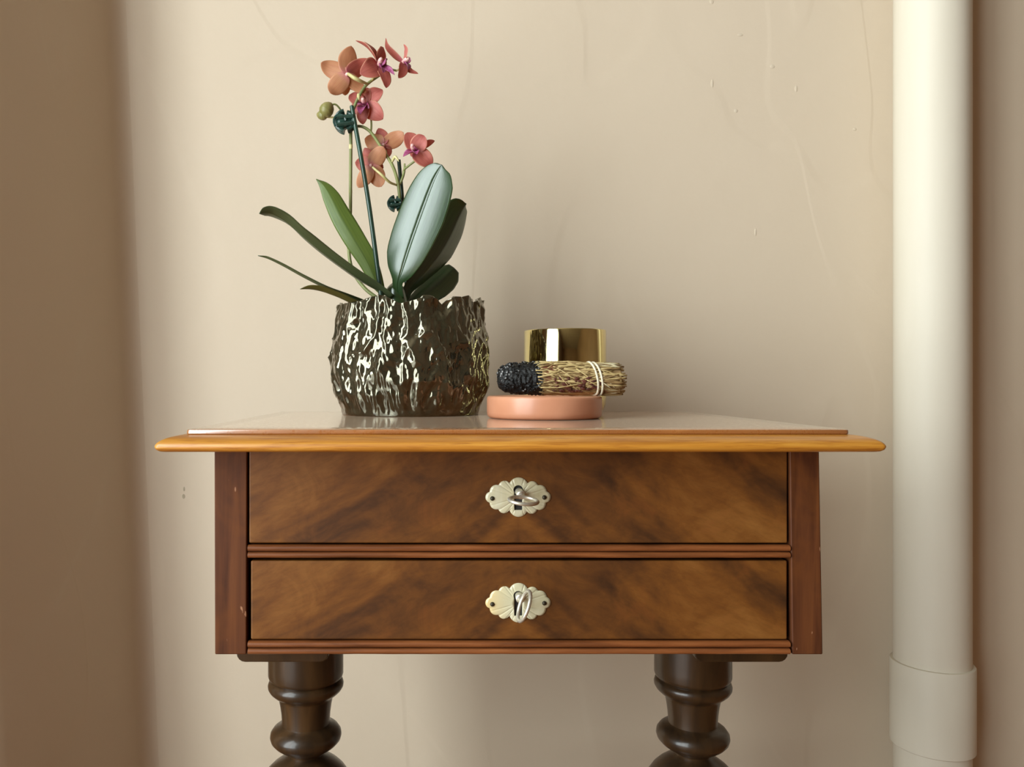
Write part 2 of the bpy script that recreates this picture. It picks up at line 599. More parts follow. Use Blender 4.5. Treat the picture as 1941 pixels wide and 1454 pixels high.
def lin(vals, t):
    x = t * (len(vals) - 1)
    k = min(int(x), len(vals) - 2)
    return vals[k] * (1 - (x - k)) + vals[k + 1] * (x - k)


def tube(pts, rad, seg=10, n=None, closed=False, smooth_path=True, round_ends=False):
    """rad: number or list of radii along the path"""
    if smooth_path and not closed:
        P = catmull(pts, n or max(8, 4 * len(pts)))
    else:
        P = [Vector(p) for p in pts]
    m = len(P)
    rl = rad if isinstance(rad, (list, tuple)) else [rad, rad]
    V, Fc = [], []
    up = None
    for i, p in enumerate(P):
        if closed:
            t = (P[(i + 1) % m] - P[i - 1]).normalized()
        else:
            t = (P[min(i + 1, m - 1)] - P[max(i - 1, 0)]).normalized()
        if up is None:
            up = t.orthogonal().normalized()
        up = (up - t * up.dot(t)).normalized()
        sd = t.cross(up)
        r = lin(rl, i / (m - 1))
        for k in range(seg):
            a = 2 * PI * k / seg
            V.append(p + (up * math.cos(a) + sd * math.sin(a)) * r)
    rng = m if closed else m - 1
    for i in range(rng):
        for k in range(seg):
            k2 = (k + 1) % seg
            j = (i + 1) % m
            Fc.append((i * seg + k, i * seg + k2, j * seg + k2, j * seg + k))
    if not closed:
        Fc.append(tuple(range(seg)))
        Fc.append(tuple(range((m - 1) * seg, m * seg)))
    return V, Fc


def blade(pts, hw, wdir, nL=26, nW=10, fold=0.0, cup=0.0, thick=0.0012, ruffle=0.0, seed=0, groove=0.0):
    """leaf or petal. pts: spine (world); hw(t) -> half width or (left, right); wdir: vector or list of vectors.
    fold: V-fold, cup: parabolic bend across (towards the blade's normal). Returns verts, faces, uvs"""
    P = catmull(pts, nL)
    wl = wdir if isinstance(wdir, list) else [wdir, wdir]
    wl = [Vector(w) for w in wl]
    top, bot, uv = [], [], []
    for i, p in enumerate(P):
        t = i / nL
        tg = (P[min(i + 1, nL)] - P[max(i - 1, 0)]).normalized()
        w = lin(wl, t)
        w = (w - tg * w.dot(tg)).normalized()
        nrm = tg.cross(w).normalized()
        h = hw(t)
        hl, hr = h if isinstance(h, tuple) else (h, h)
        hm = (hl + hr) / 2
        for j in range(nW + 1):
            s = -1 + 2 * j / nW
            hh = hl if s < 0 else hr
            off = fold * hm * abs(s) + cup * hm * s * s
            if groove:
                off += groove * math.exp(-(s / 0.055) ** 2) * min(1, 3 * t * (1 - t) + 0.15)
            if ruffle:
                off += ruffle * hm * abs(s) ** 2 * math.sin(t * 11 + seed + (2.1 if s > 0 else 0))
            q = p + w * (s * hh) + nrm * off
            th = thick * (1 - 0.75 * s * s) * (0.4 + 0.6 * math.sin(PI * min(max(t, 0.03), 0.97)))
            top.append(q + nrm * th / 2)
            bot.append(q - nrm * th / 2)
            uv.append((t, (s + 1) / 2))
    V = top + bot
    k = len(top)
    Fc = []
    m = nW + 1
    for i in range(nL):
        for j in range(nW):
            a, b, c, d = i * m + j, i * m + j + 1, (i + 1) * m + j + 1, (i + 1) * m + j
            Fc.append((a, b, c, d))
            Fc.append((k + d, k + c, k + b, k + a))
    rim = [j for j in range(m)] + [i * m + nW for i in range(1, nL + 1)] + \
          [nL * m + j for j in range(nW - 1, -1, -1)] + [i * m for i in range(nL - 1, 0, -1)]
    for a, b in zip(rim, rim[1:] + rim[:1]):
        Fc.append((a, k + a, k + b, b))
    return V, Fc, uv + uv


# ------------------------------------------------------------------ the room
ROOM_R, FRONT_Y, BACK_Y, CEIL = 2.60, -4.2, 1.24, 3.30


def struct(name, vf, mat, **kw):
    o = mesh_obj(name, vf[0], vf[1], mat, None, **kw)
    return tag(o, kind='structure')


struct('floor', box(LEFT_X - 0.3, ROOM_R + 0.2, FRONT_Y - 0.2, BACK_Y + 0.2, -0.1, 0.0), MAT['floor'], smooth=False)
struct('ceiling', box(LEFT_X - 0.3, ROOM_R + 0.2, FRONT_Y - 0.2, BACK_Y + 0.2, CEIL, CEIL + 0.1), MAT['ceiling'], smooth=False)
wall_back = struct('wall_back', box(-0.75, ROOM_R + 0.2, BACK_Y, BACK_Y + 0.12, 0, CEIL), MAT['wall'], smooth=False)
struct('wall_right', box(ROOM_R, ROOM_R + 0.12, FRONT_Y, BACK_Y, 0, CEIL), MAT['room_wall'], smooth=False)
struct('wall_front', box(LEFT_X - 0.2, ROOM_R, FRONT_Y - 0.12, FRONT_Y, 0, CEIL), MAT['room_wall'], smooth=False)
# splayed pier that closes the recess on the left; its plaster corner leans a little and is softly rounded
CX_T, CX_B = -0.496, -0.444        # corner x at the top / bottom of the picture


def corner_x(z):
    zt, zb = CAM_Z + 0.601, CAM_Z - 0.601
    return CX_B + (CX_T - CX_B) * (z - zb) / (zt - zb)


PIER_END = (-0.572, 0.975)
V, Fc = [], []
NZ = 40
for iz in range(NZ + 1):
    z = CEIL * iz / NZ
    cx = corner_x(z)
    dxe = cx - corner_x(CAM_Z)
    e = Vector((PIER_END[0] + dxe, PIER_END[1]))
    c = Vector((cx, BACK_Y))
    d = (c - e).normalized()
    rr = 0.022
    sec = [Vector((LEFT_X - 0.12, PIER_END[1])), e + Vector((-0.03, 0)), e + Vector((-0.009, 0.004)), e + d * 0.03]
    # fillet between the pier face and the back wall
    a0 = c - d * rr
    a1 = c + Vector((rr, 0.0008))
    for k in range(7):
        t = k / 6
        sec.append(a0 * (1 - t) ** 2 + c * 2 * t * (1 - t) + a1 * t * t)
    sec += [Vector((cx + rr + 0.002, BACK_Y + 0.03)), Vector((LEFT_X - 0.12, BACK_Y + 0.03))]
    ns = len(sec)
    V += [(p.x, p.y, z) for p in sec]
for iz in range(NZ):
    for k in range(ns):
        k2 = (k + 1) % ns
        Fc.append((iz * ns + k, iz * ns + k2, (iz + 1) * ns + k2, (iz + 1) * ns + k))
Fc += [tuple(range(ns)), tuple(range(NZ * ns, (NZ + 1) * ns))]
struct('wall_left_pier', (V, Fc), MAT['wall'])
# left wall of the room with the window opening
struct('wall_left', join([
    box(LEFT_X - 0.12, LEFT_X, WIN_Y1, PIER_END[1], 0, CEIL),
    box(LEFT_X - 0.12, LEFT_X, FRONT_Y, WIN_Y0, 0, CEIL),
    box(LEFT_X - 0.12, LEFT_X, WIN_Y0, WIN_Y1, 0, WIN_Z0),
    box(LEFT_X - 0.12, LEFT_X, WIN_Y0, WIN_Y1, WIN_Z1, CEIL)]), MAT['room_wall'], smooth=False)
win = struct('window_1', join([
    box(LEFT_X - 0.10, LEFT_X - 0.04, WIN_Y0, WIN_Y0 + 0.06, WIN_Z0, WIN_Z1),
    box(LEFT_X - 0.10, LEFT_X - 0.04, WIN_Y1 - 0.06, WIN_Y1, WIN_Z0, WIN_Z1),
    box(LEFT_X - 0.10, LEFT_X - 0.04, WIN_Y0 + 0.06, WIN_Y1 - 0.06, WIN_Z0, WIN_Z0 + 0.06),
    box(LEFT_X - 0.10, LEFT_X - 0.04, WIN_Y0 + 0.06, WIN_Y1 - 0.06, WIN_Z1 - 0.06, WIN_Z1)]), MAT['winpaint'], smooth=False)
for k in (1, 2):
    yy = WIN_Y0 + (WIN_Y1 - WIN_Y0) * k / 3
    v, f = box(LEFT_X - 0.095, LEFT_X - 0.045, yy - 0.03, yy + 0.03, WIN_Z0 + 0.06, WIN_Z1 - 0.06)
    mesh_obj('mullion', v, f, MAT['winpaint'], win, smooth=False)

# little plaster nibs and a grey smudge on the back wall
for (u, v_, w, h) in ((1349, 3, 4, 5), (1464, 126, 5, 4), (1350, 158, 3, 9), (1395, 210, 4, 4), (1509, 168, 3, 7), (1432, 440, 2, 8),
                      (1620, 245, 4, 3), (1403, 66, 6, 3)):
    c = at(u, v_, BACK_Y)
    s = BACK_Y / F_PX
    V, Fc = [], []
    for i in range(4):
        t = i / 3
        rr = math.cos(t * PI / 2) if i < 3 else 0.02
        for k in range(10):
            a = 2 * PI * k / 10
            V.append((c.x + rr * w * s * math.cos(a), BACK_Y - 0.0008 * math.sin(t * PI / 2) + (0.0004 if i == 0 else 0), c.z + rr * h * s * math.sin(a)))
    for i in range(3):
        for k in range(10):
            k2 = (k + 1) % 10
            Fc.append((i * 10 + k, i * 10 + k2, (i + 1) * 10 + k2, (i + 1) * 10 + k))
    Fc.append(tuple(range(30, 40)))
    mesh_obj('plaster_nib', V, Fc, MAT['nib'], wall_back)
for (u, v_, w, h) in ((348, 941, 2.6, 4.5), (349, 927, 1.6, 4.5)):
    c = at(u, v_, BACK_Y)
    s = BACK_Y / F_PX
    V = [(c.x + w * s * math.cos(2 * PI * k / 12), BACK_Y - 0.0003, c.z + h * s * math.sin(2 * PI * k / 12)) for k in range(12)]
    V += [(x, BACK_Y + 0.0002, z) for x, y, z in V]
    mesh_obj('smudge', V, [tuple(range(12))] + [(k, (k + 1) % 12, 12 + (k + 1) % 12, 12 + k) for k in range(12)], MAT['smudge'], wall_back, smooth=False)

# ------------------------------------------------------------------ sewing table
TCX = 0.0735                                   # centre line of the table
YF = 0.69                                      # front plane of the carcass
TOP_Y0, TOP_Y1 = 0.65, 1.105                   # table top front / back


def zf(v, Y=YF):
    return CAM_Z + (CV - v) / F_PX * Y


def xf(u, Y=YF):
    return (u - CU) / F_PX * Y


Z_TOP = CAM_Z - 0.0389                          # upper face of the table top
Z_UND = zf(858, TOP_Y0)                         # underside of the table top
Z_STEP = CAM_Z - 0.0432
table = thing('sewing_table', (TCX, 0.88, 0), 'antique walnut sewing table with two drawers and honey moulded top', 'table')
YM = 0.88


def slab(x0, x1, y0, y1, prof, rc=0.004):
    """moulded slab: prof is a list of (inset, z), swept round a rectangle with rounded corners"""
    V, Fc = [], []
    nc = 5
    m = 4 * nc
    for d, z in prof:
        X0, X1, Y0, Y1 = x0 + d, x1 - d, y0 + d, y1 - d
        for (cx, cy, a0) in ((X1 - rc, Y0 + rc, -90), (X1 - rc, Y1 - rc, 0), (X0 + rc, Y1 - rc, 90), (X0 + rc, Y0 + rc, 180)):
            for k in range(nc):
                a = R_(a0 + 90 * k / (nc - 1))
                V.append((cx + rc * math.cos(a), cy + rc * math.sin(a), z))
    for i in range(len(prof) - 1):
        for k in range(m):
            k2 = (k + 1) % m
            Fc.append((i * m + k, i * m + k2, (i + 1) * m + k2, (i + 1) * m + k))
    Fc.append(tuple(range(m)))
    Fc.append(tuple(range((len(prof) - 1) * m, len(prof) * m)))
    return V, Fc


hl = Z_STEP - Z_UND
edge = [(0.05, Z_UND), (0.006, Z_UND), (0.003, Z_UND + 0.0006), (0.0008, Z_UND + 0.0022), (0, Z_UND + 0.0045)]
for k in range(1, 11):
    a = k / 10 * PI / 2
    edge.append((0.0235 * (1 - math.cos(a)), Z_UND + 0.0045 + (hl - 0.0045) * math.sin(a)))
edge.append((0.06, Z_STEP))
v, f = slab(xf(290, TOP_Y0), xf(1684, TOP_Y0), TOP_Y0, TOP_Y1, edge)
tt = mesh_obj('table_top_moulding', v, f, MAT['honey'], table)
v, f = slab(xf(290, TOP_Y0) + 0.0205, xf(1684, TOP_Y0) - 0.0205, TOP_Y0 + 0.0205, TOP_Y1 - 0.006,
            [(0.004, Z_STEP - 0.002), (0.0008, Z_STEP - 0.0002), (0.0, Z_STEP + 0.0008), (0, Z_TOP - 0.0012), (0.0004, Z_TOP - 0.0004), (0.0014, Z_TOP), (0.03, Z_TOP)])
mesh_obj('top_board', v, f, MAT['top'], tt)

Z_BOT = zf(1241)
CAB_Y1 = 1.07
# end panels with their front stiles (the right one stands a little splayed)
for (ut0, ut1, ub0, ub1) in ((406, 468.5, 407, 467), (1497, 1553, 1502, 1560)):
    v = []
    for y in (YF, CAB_Y1):
        v += [(xf(ut0), y, Z_UND), (xf(ut1), y, Z_UND), (xf(ub1), y, Z_BOT), (xf(ub0), y, Z_BOT)]
    mesh_obj('end_panel', v, [(0, 1, 2, 3), (4, 7, 6, 5), (0, 4, 5, 1), (3, 2, 6, 7), (0, 3, 7, 4), (1, 5, 6, 2)], MAT['redbrown'], table, bevel=0.0012)
v, f = box(xf(466), xf(1500), CAB_Y1 - 0.014, CAB_Y1 - 0.002, Z_BOT + 0.002, Z_UND)
mesh_obj('back_panel', v, f, MAT['darkwood'], table, smooth=False)
v, f = box(xf(467), xf(1499), YF + 0.006, CAB_Y1 - 0.015, zf(1239), zf(1228))
mesh_obj('bottom_panel', v, f, MAT['darkwood'], table, smooth=False)
v, f = box(xf(468), xf(1498), YF + 0.004, CAB_Y1 - 0.015, zf(1058), zf(1036))
mesh_obj('drawer_rail', v, f, MAT['darkwood'], table, smooth=False)


def bead(v0, v1, u0, u1, name='bead_moulding'):
    z0, z1 = zf(v1), zf(v0)
    zc, hz = (z0 + z1) / 2, (z1 - z0) / 2
    sec = [(YF + 0.006, zc - hz)]
    for k in range(9):
        a = -PI / 2 + PI * k / 8
        sec.append((YF + 0.0015 - 0.0035 * math.cos(a), zc + hz * math.sin(a)))
    sec.append((YF + 0.006, zc + hz))
    V, Fc = [], []
    ns = len(sec)
    N = 30
    rnd = random.Random(int(v0))
    for i in range(N + 1):
        x = xf(u0) + (xf(u1) - xf(u0)) * i / N
        w = rnd.uniform(-1, 1) * 0.00012
        for y, z in sec:
            V.append((x, y, z + w))
    for i in range(N):
        for k in range(ns):
            k2 = (k + 1) % ns
            Fc.append((i * ns + k, i * ns + k2, (i + 1) * ns + k2, (i + 1) * ns + k))
    Fc += [tuple(range(ns)), tuple(range(N * ns, (N + 1) * ns))]
    return mesh_obj(name, V, Fc, MAT['bead'], table)


bead(1033.5, 1045.5, 470, 1497)
bead(1046.5, 1058.0, 470, 1497)
bead(1216.0, 1227.8, 470, 1497)
bead(1228.8, 1240.5, 470, 1497)

# drawers with escutcheons
LOBES = [(4, -82, 84), (4, 84, 80), (118, -82, 52), (112, 88, 50), (182, -44, 58), (178, 50, 56), (226, -2, 47),
         (-112, -84, 54), (-118, 84, 50), (-180, -46, 58), (-182, 46, 56), (-228, 0, 46), (0, 0, 120)]


def outline(a):
    dx, dy = math.cos(a), math.sin(a)
    best = 0
    for cx, cy, r in LOBES:
        b = dx * cx + dy * cy
        q = b * b - (cx * cx + cy * cy - r * r)
        if q >= 0:
            best = max(best, b + math.sqrt(q))
    return best


def keyhole(a):
    dx, dy = math.cos(a), math.sin(a)         # y down
    best = 1
    b = dy * -62
    q = b * b - (62 * 62 - 40 * 40)
    if q >= 0:
        best = b + math.sqrt(q)
    # tapered slot
    tx = 34 / abs(dx) if abs(dx) > 1e-6 else 1e9
    ty = 106 / dy if dy > 1e-6 else (62 / -dy if dy < -1e-6 else 1e9)
    return max(best, min(tx, ty))


def escutcheon(parent, uc, vc, y, mat, flip=1):
    s = YF / F_PX / 4.405
    cx, cz = xf(uc), zf(vc)
    NA, NR = 240, 10
    cuts = [R_(x) for x in (-108, -72, -52, -35, -17, 17, 33, 50, 72, 108, 128, 146, 163, 197, 214, 231)]
    V, Fc = [], []
    for j in range(NR + 1):
        t = j / NR
        for k in range(NA):
            a = 2 * PI * k / NA
            r = keyhole(a) * (1 - t) + outline(a) * t
            g = min(abs((a - c + PI) % (2 * PI) - PI) for c in cuts)
            groove = math.exp(-(g * r / 4.5) ** 2) * (0.00035 if 0.1 < t else 0.0)
            dome = 0.0012 * (1 - t ** 4) + 0.0004
            V.append((cx + flip * r * math.cos(a) * s, y - dome + groove - 0.0002, cz - r * math.sin(a) * s))
    for j in range(NR):
        for k in range(NA):
            k2 = (k + 1) % NA
            Fc.append((j * NA + k, j * NA + k2, (j + 1) * NA + k2, (j + 1) * NA + k))
    b = len(V)
    for (row, dy) in ((0, 0), (NR, 0)):
        for k in range(NA):
            x, yy, z = V[row * NA + k]
            V.append((x, y + 0.0003, z))
    for k in range(NA):
        k2 = (k + 1) % NA
        Fc.append((k, b + k, b + k2, k2))
        Fc.append((NR * NA + k, NR * NA + k2, b + NA + k2, b + NA + k))
    mesh_obj('escutcheon', V, Fc, mat, parent, org=(cx, y, cz), autosmooth=False)
    # thin black sheet behind the plate: the keyhole's shade put in as colour
    V = []
    for yy in (y - 0.0002, y + 0.0004):
        for k in range(60):
            a = 2 * PI * k / 60
            r = keyhole(a) + 5
            V.append((cx + r * math.cos(a) * s, yy, cz - r * math.sin(a) * s))
    Fc = [tuple(range(60)), tuple(range(60, 120))] + [(k, (k + 1) % 60, 60 + (k + 1) % 60, 60 + k) for k in range(60)]
    mesh_obj('keyhole', V, Fc, MAT['hole'], parent, smooth=False)
    for (dx, dy) in ((-217, 9), (217, 0)):
        px, pz = cx + dx * s, cz - dy * s
        V, Fc = [], []
        for i, (rr, d) in enumerate(((19.5, 0.0), (19, -0.0018), (14, -0.0026), (5, -0.0030))):
            for k in range(14):
                a = 2 * PI * k / 14
                V.append((px + rr * s * math.cos(a), y + d, pz + rr * s * math.sin(a)))
        for i in range(3):
            for k in range(14):
                k2 = (k + 1) % 14
                Fc.append((i * 14 + k, i * 14 + k2, (i + 1) * 14 + k2, (i + 1) * 14 + k))
        Fc.append(tuple(range(42, 56)))
        mesh_obj('escutcheon_pin', V, Fc, MAT['pin'], parent)


UC = 982.5
for (u0, u1, v0, v1, vc, pm) in ((471, 1494.5, 852.5, 1030.5, 943, 'pearl'), (474.5, 1494, 1063.5, 1213.5, 1143.5, 'pearl_y')):
    yd = YF + 0.0015
    v, f = box(xf(u0), xf(u1), yd, yd + 0.34, zf(v1), zf(v0))
    dr = mesh_obj('drawer', v, f, MAT['veneer'], table, bevel=0.0014, org=(xf(UC), yd, zf(vc)))
    escutcheon(dr, UC, vc, yd, MAT[pm])

# cleats and turned legs
LEGX = (-0.1408, 0.2892)
Z_CL = CAM_Z - 0.2565
for i, (x0, x1) in enumerate(((-0.1806, -0.0955), (0.2410, 0.3272))):
    sec = []
    for (cx, a0) in ((x1 - 0.008, -90), (x0 + 0.008, 180)):
        for k in range(5):
            a = R_(a0 + (90 * k / 4))
            sec.append((cx + 0.008 * math.cos(a), Z_CL + 0.008 + 0.008 * math.sin(a)))
    sec = sec[:5] + [(x1, Z_BOT + 0.0005), (x0, Z_BOT + 0.0005)] + sec[5:]
    V = [(x, y, z) for y in (0.728, 1.035) for x, z in sec]
    ns = len(sec)
    Fc = [tuple(range(ns)), tuple(range(ns, 2 * ns))] + [(k, (k + 1) % ns, ns + (k + 1) % ns, ns + k) for k in range(ns)]
    mesh_obj('cleat', V, Fc, MAT['leg'], table, bevel=0.0012)

sl = YM / F_PX
PROF = [(1236, 70), (1262, 70.5), (1276, 70.5), (1281, 69), (1284, 66), (1285.5, 64.5), (1287, 66.5), (1290, 69.5), (1295, 71), (1300, 70.5),
        (1306, 67), (1312, 60.5), (1316, 54), (1318, 51.5), (1322, 50.5), (1335, 48), (1350, 46), (1364, 45), (1369, 45), (1371, 47), (1374, 54),
        (1379, 61), (1386, 66), (1393, 67), (1400, 65), (1407, 59), (1413, 51), (1418, 43), (1422, 36), (1425, 32.5), (1428, 32), (1431, 35),
        (1435, 42), (1441, 52), (1450, 64), (1460, 74), (1475, 84), (1492, 89), (1512, 87), (1535, 78), (1560, 66), (1590, 55), (1625, 47),
        (1660, 42), (1690, 40), (1693, 44), (1698, 50), (1706, 53), (1714, 50), (1719, 44), (1722, 40), (1740, 40), (1800, 43), (1850, 46), (1890, 48)]
for lx in LEGX:
    prof = []
    for vv, rpx in PROF:
        prof.append((rpx * sl, CAM_Z + (CV - vv) * sl))
    prof[0] = (prof[0][0], Z_CL + 0.001)
    prof = [q for i, q in enumerate(prof) if i == 0 or q[1] < Z_CL]
    prof.append((0.030, 0.085))
    fine = []
    for (a, b) in zip(prof, prof[1:]):
        fine.append(a)
    fine.append(prof[-1])
    v, f = lathe(lx, YM, fine, 72)
    lg = mesh_obj('turned_leg', v, f, MAT['leg'], table)
    # trestle foot
    V, Fc = [], []
    sec = []
    for k in range(13):
        t = -1 + 2 * k / 12
        sec.append((YM + 0.19 * t, 0.0, 0.04 + 0.05 * (1 - t * t)))
    for x in (lx - 0.026, lx + 0.026):
        for (y, z0, z1) in sec:
            V += [(x, y, z0), (x, y, z1)]
    n2 = 26
    for k in range(12):
        a = 2 * k
        Fc += [(a, a + 1, a + 3, a + 2), (n2 + a, n2 + a + 2, n2 + a + 3, n2 + a + 1), (a + 1, n2 + a + 1, n2 + a + 3, a + 3), (a, a + 2, n2 + a + 2, n2 + a)]
    Fc += [(0, n2, n2 + 1, 1), (24, 25, n2 + 25, n2 + 24)]
    mesh_obj('foot', V, Fc, MAT['leg'], lg, bevel=0.004)
v, f = tube([(LEGX[0] + 0.024, YM, 0.20), (LEGX[1] - 0.024, YM, 0.20)], [0.013, 0.017, 0.013], 16, 12)
mesh_obj('stretcher', v, f, MAT['leg'], table)

# ------------------------------------------------------------------ keys
YD = YF + 0.0015


def ring_pts(c, e1, e2, n=40):
    return [c + e1 * math.cos(2 * PI * k / n) + e2 * math.sin(2 * PI * k / n) for k in range(n)]


def key(label, hole, ring_c, e1, e2):
    k = thing('drawer_key', hole, label, 'key', 'keys in the drawer locks')
    e1, e2 = Vector(e1), Vector(e2)
    rc = Vector(ring_c)
    v, f = tube(ring_pts(rc, e1, e2), 0.0016, 12, closed=True)
    mesh_obj('bow', v, f, MAT['key'], k)
    # shank from the lock to the nearest side of the bow
    best = min(ring_pts(rc, e1, e2, 90), key=lambda p: (p - Vector(hole)).length)
    h0 = Vector(hole) + Vector((0, 0.0, 0))
    d = (best - h0).normalized()
    v, f = tube([h0 + d * 0.0, h0.lerp(best, 0.55), h0.lerp(best, 0.62), h0.lerp(best, 0.70), best], [0.0036, 0.0036, 0.0040, 0.0030, 0.0021], 16, 16)
    mesh_obj('shank', v, f, MAT['key'], k)


s1 = YF / F_PX
yk = YD - 0.024
h = at(983.5, 932, YD - 0.0006)
key('pale metal key in the upper drawer, its ring bow turned flat', h, at(992, 949, yk), Vector((0.0122, 0.0012, -0.0012)), Vector((-0.001, -0.0120, -0.0012)))
h = at(983.5, 1129, YD - 0.0006)
key('pale metal key in the lower drawer, its ring bow turned upright', h, at(993.5, 1149, yk), Vector((0.0046, 0.0, 0.0120)), Vector((0.0012, -0.0115, -0.0010)))

# ------------------------------------------------------------------ pot
PC = Vector((-0.0285, 1.005, Z_TOP))
sp_ = PC.y / F_PX
RIM = [(625, 583), (640, 579), (660, 575), (680, 572), (700, 567), (715, 561), (726, 558), (738, 561), (750, 567), (764, 575), (780, 570), (797, 565), (803, 559), (815, 560),
       (828, 566), (838, 577), (846, 569), (857, 561), (870, 563), (880, 560), (890, 567), (894, 573), (902, 567), (907, 563), (911, 569), (930, 572)]


def rim_v(u):
    if u <= RIM[0][0]:
        return RIM[0][1]
    for (a, b), (c, d) in zip(RIM, RIM[1:]):
        if u <= c:
            return b + (d - b) * (u - a) / (c - a)
    return RIM[-1][1]


POT_P = [(0.0, 131), (0.02, 132), (0.06, 133), (0.10, 136), (0.18, 142), (0.30, 147), (0.45, 148.5), (0.60, 147.5), (0.75, 144), (0.88, 140), (1.0, 137)]


def pot_r(t):
    for (a, b), (c, d) in zip(POT_P, POT_P[1:]):
        if t <= c:
            return (b + (d - b) * (t - a) / (c - a)) * sp_
    return POT_P[-1][1] * sp_


NA, NH = 420, 130
V, Fc = [], []
for i in range(NH + 1):
    t = i / NH
    for k in range(NA):
        a = 2 * PI * k / NA
        x, y = math.cos(a), math.sin(a)
        u = 777 + 137 * x
        if y <= 0:
            rv = rim_v(u)
            Yp = PC.y + 0.092 * y
            ztop = (CV - rv) / F_PX * Yp + CAM_Z
        else:
            ztop = CAM_Z + 0.1015 + 0.0045 * math.sin(a * 9) + 0.003 * math.sin(a * 17 + 1)
            e = min(1, y * 3)
            rv = rim_v(u)
            ztop = ztop * e + (1 - e) * ((CV - rv) / F_PX * PC.y + CAM_Z)
        hgt = ztop - Z_TOP
        z = Z_TOP + hgt * t
        p3 = Vector((x * 0.1, y * 0.1, z - Z_TOP))
        warp = noise.noise(p3 * 30) * 0.010
        q = Vector((p3.x * 52, p3.y * 52, (z - Z_TOP) * 19 + warp * 60))
        rid = 1 - abs(noise.noise(q + Vector((7.3, 1.1, 0.4)))) * 2.1
        rid2 = 1 - abs(noise.noise(Vector((p3.x * 105 + 3, p3.y * 105, (z - Z_TOP) * 44 + 9)))) * 2.0
        lump = noise.noise(Vector((p3.x * 50, p3.y * 50, (z - Z_TOP) * 42 + 3)))
        w = min(1.0, t / 0.12) * (0.75 + 0.25 * t)
        dsp = (rid - 0.45) * 0.0044 + (rid2 - 0.4) * 0.0026 + lump * 0.0040 + (1 - abs(noise.noise(Vector((p3.x * 190 + 9, p3.y * 190, (z - Z_TOP) * 95 + 2)))) * 2) * 0.0010
        r = pot_r(t) + dsp * w - 0.0015
        V.append((PC.x + x * r, PC.y + y * r, z))
# inner wall
for i in range(9):
    t = 1 - i / 8 * 0.75
    for k in range(NA):
        xo, yo, zo = V[NH * NA + k]
        a = 2 * PI * k / NA
        r0 = math.hypot(xo - PC.x, yo - PC.y)
        r = min(r0, 0.095) - 0.0035 if i else r0 - 0.0022
        zz = Z_TOP + (zo - Z_TOP) * t
        V.append((PC.x + math.cos(a) * r, PC.y + math.sin(a) * r, zz - (0.0 if i else 0.0002)))
rows = NH + 1 + 9
for i in range(rows - 1):
    for k in range(NA):
        k2 = (k + 1) % NA
        Fc.append((i * NA + k, i * NA + k2, (i + 1) * NA + k2, (i + 1) * NA + k))
Fc.append(tuple(range(NA)))
Fc.append(tuple(range((rows - 1) * NA, rows * NA)))
pot = mesh_obj('flower_pot', V, Fc, MAT['glaze'], None, org=PC, autosmooth=False)
tag(pot, 'bronze glazed ceramic flower pot with bark-like wrinkles and ragged rim', 'flower pot')

# ------------------------------------------------------------------ orchid
OB = Vector((-0.032, 1.0, Z_TOP + 0.1))
orchid = thing('orchid', (PC.x, PC.y, Z_TOP + 0.04), 'salmon pink orchid with strap leaves growing in the bronze pot', 'plant')
v, f = lathe(PC.x, PC.y, [(0.070, Z_TOP + 0.040), (0.083, Z_TOP + 0.060), (0.083, Z_TOP + 0.092), (0.06, Z_TOP + 0.097), (0.02, Z_TOP + 0.099)], 40)
mesh_obj('root_ball', v, f, MAT['bark'], orchid)
v, f = tube([(-0.034, 1.0, Z_TOP + 0.09), at(752, 575, 1.0), at(750, 548, 1.0), at(750, 536, 1.0)], [0.016, 0.015, 0.012, 0.004], 14, 12)
mesh_obj('crown', v, f, MAT['leaf'], orchid)


def strap(px, wpx, roundness=0.6):
    """half width along a strap leaf, in metres"""
    s = 1.0 / F_PX

    def hw(t):
        w = lin(wpx, t) if not isinstance(wpx[0], tuple) else (lin([a for a, b in wpx], t) * s, lin([b for a, b in wpx], t) * s)
        return w * s if not isinstance(w, tuple) else w
    return hw


def leaf(pts, wpx, wdir, mat='leaf', fold=0.15, cup=0.1, thick=0.0022, nL=34, nW=12, groove=0.0):
    v, f, uv = blade([at(*p) for p in pts], strap(None, wpx), wdir, nL, nW, fold, cup, thick, groove=groove)
    return mesh_obj('leaf', v, f, MAT[mat], orchid, uvs=uv, autosmooth=False)


# the big glossy leaf facing the window
leaf([(757, 566, 0.990), (754, 540, 0.984), (762, 512, 0.976), (778, 461, 0.968), (800, 398, 0.960), (820, 345, 0.953), (833, 320, 0.950), (838, 312.5, 0.949)],
     [(9, 9), (9, 9), (13, 9), (30, 22), (42, 34), (44.5, 42), (44, 47), (41, 45), (34, 40), (25, 30), (14, 17), (0.6, 0.6)],
     [Vector((0.92, -0.32, -0.20)), Vector((0.92, -0.32, -0.20))], fold=0.0, cup=0.085, nW=40, groove=0.0013)
# dark leaf behind it on the right
leaf([(766, 572, 1.000), (778, 548, 1.002), (800, 522, 1.006), (828, 487, 1.012), (852, 446, 1.018), (868, 412, 1.020), (879, 392, 1.020), (884, 386, 1.020)],
     [(10, 10), (13, 12), (20, 22), (32, 32), (40, 40), (41, 40), (36, 34), (24, 22), (0.6, 0.6)],
     [Vector((0.75, 0.60, 0.3)), Vector((0.78, 0.5, 0.38))], fold=0.32, cup=0.05)
# small leaf low on the right, end cut square
leaf([(772, 578, 1.010), (800, 562, 1.020), (828, 541, 1.032), (848, 522, 1.042), (861, 508, 1.048)],
     [8, 16, 23, 27, 28, 24, 13], [Vector((0.6, -0.1, -0.7)), Vector((0.55, -0.1, -0.8))], mat='leaf', fold=0.1)
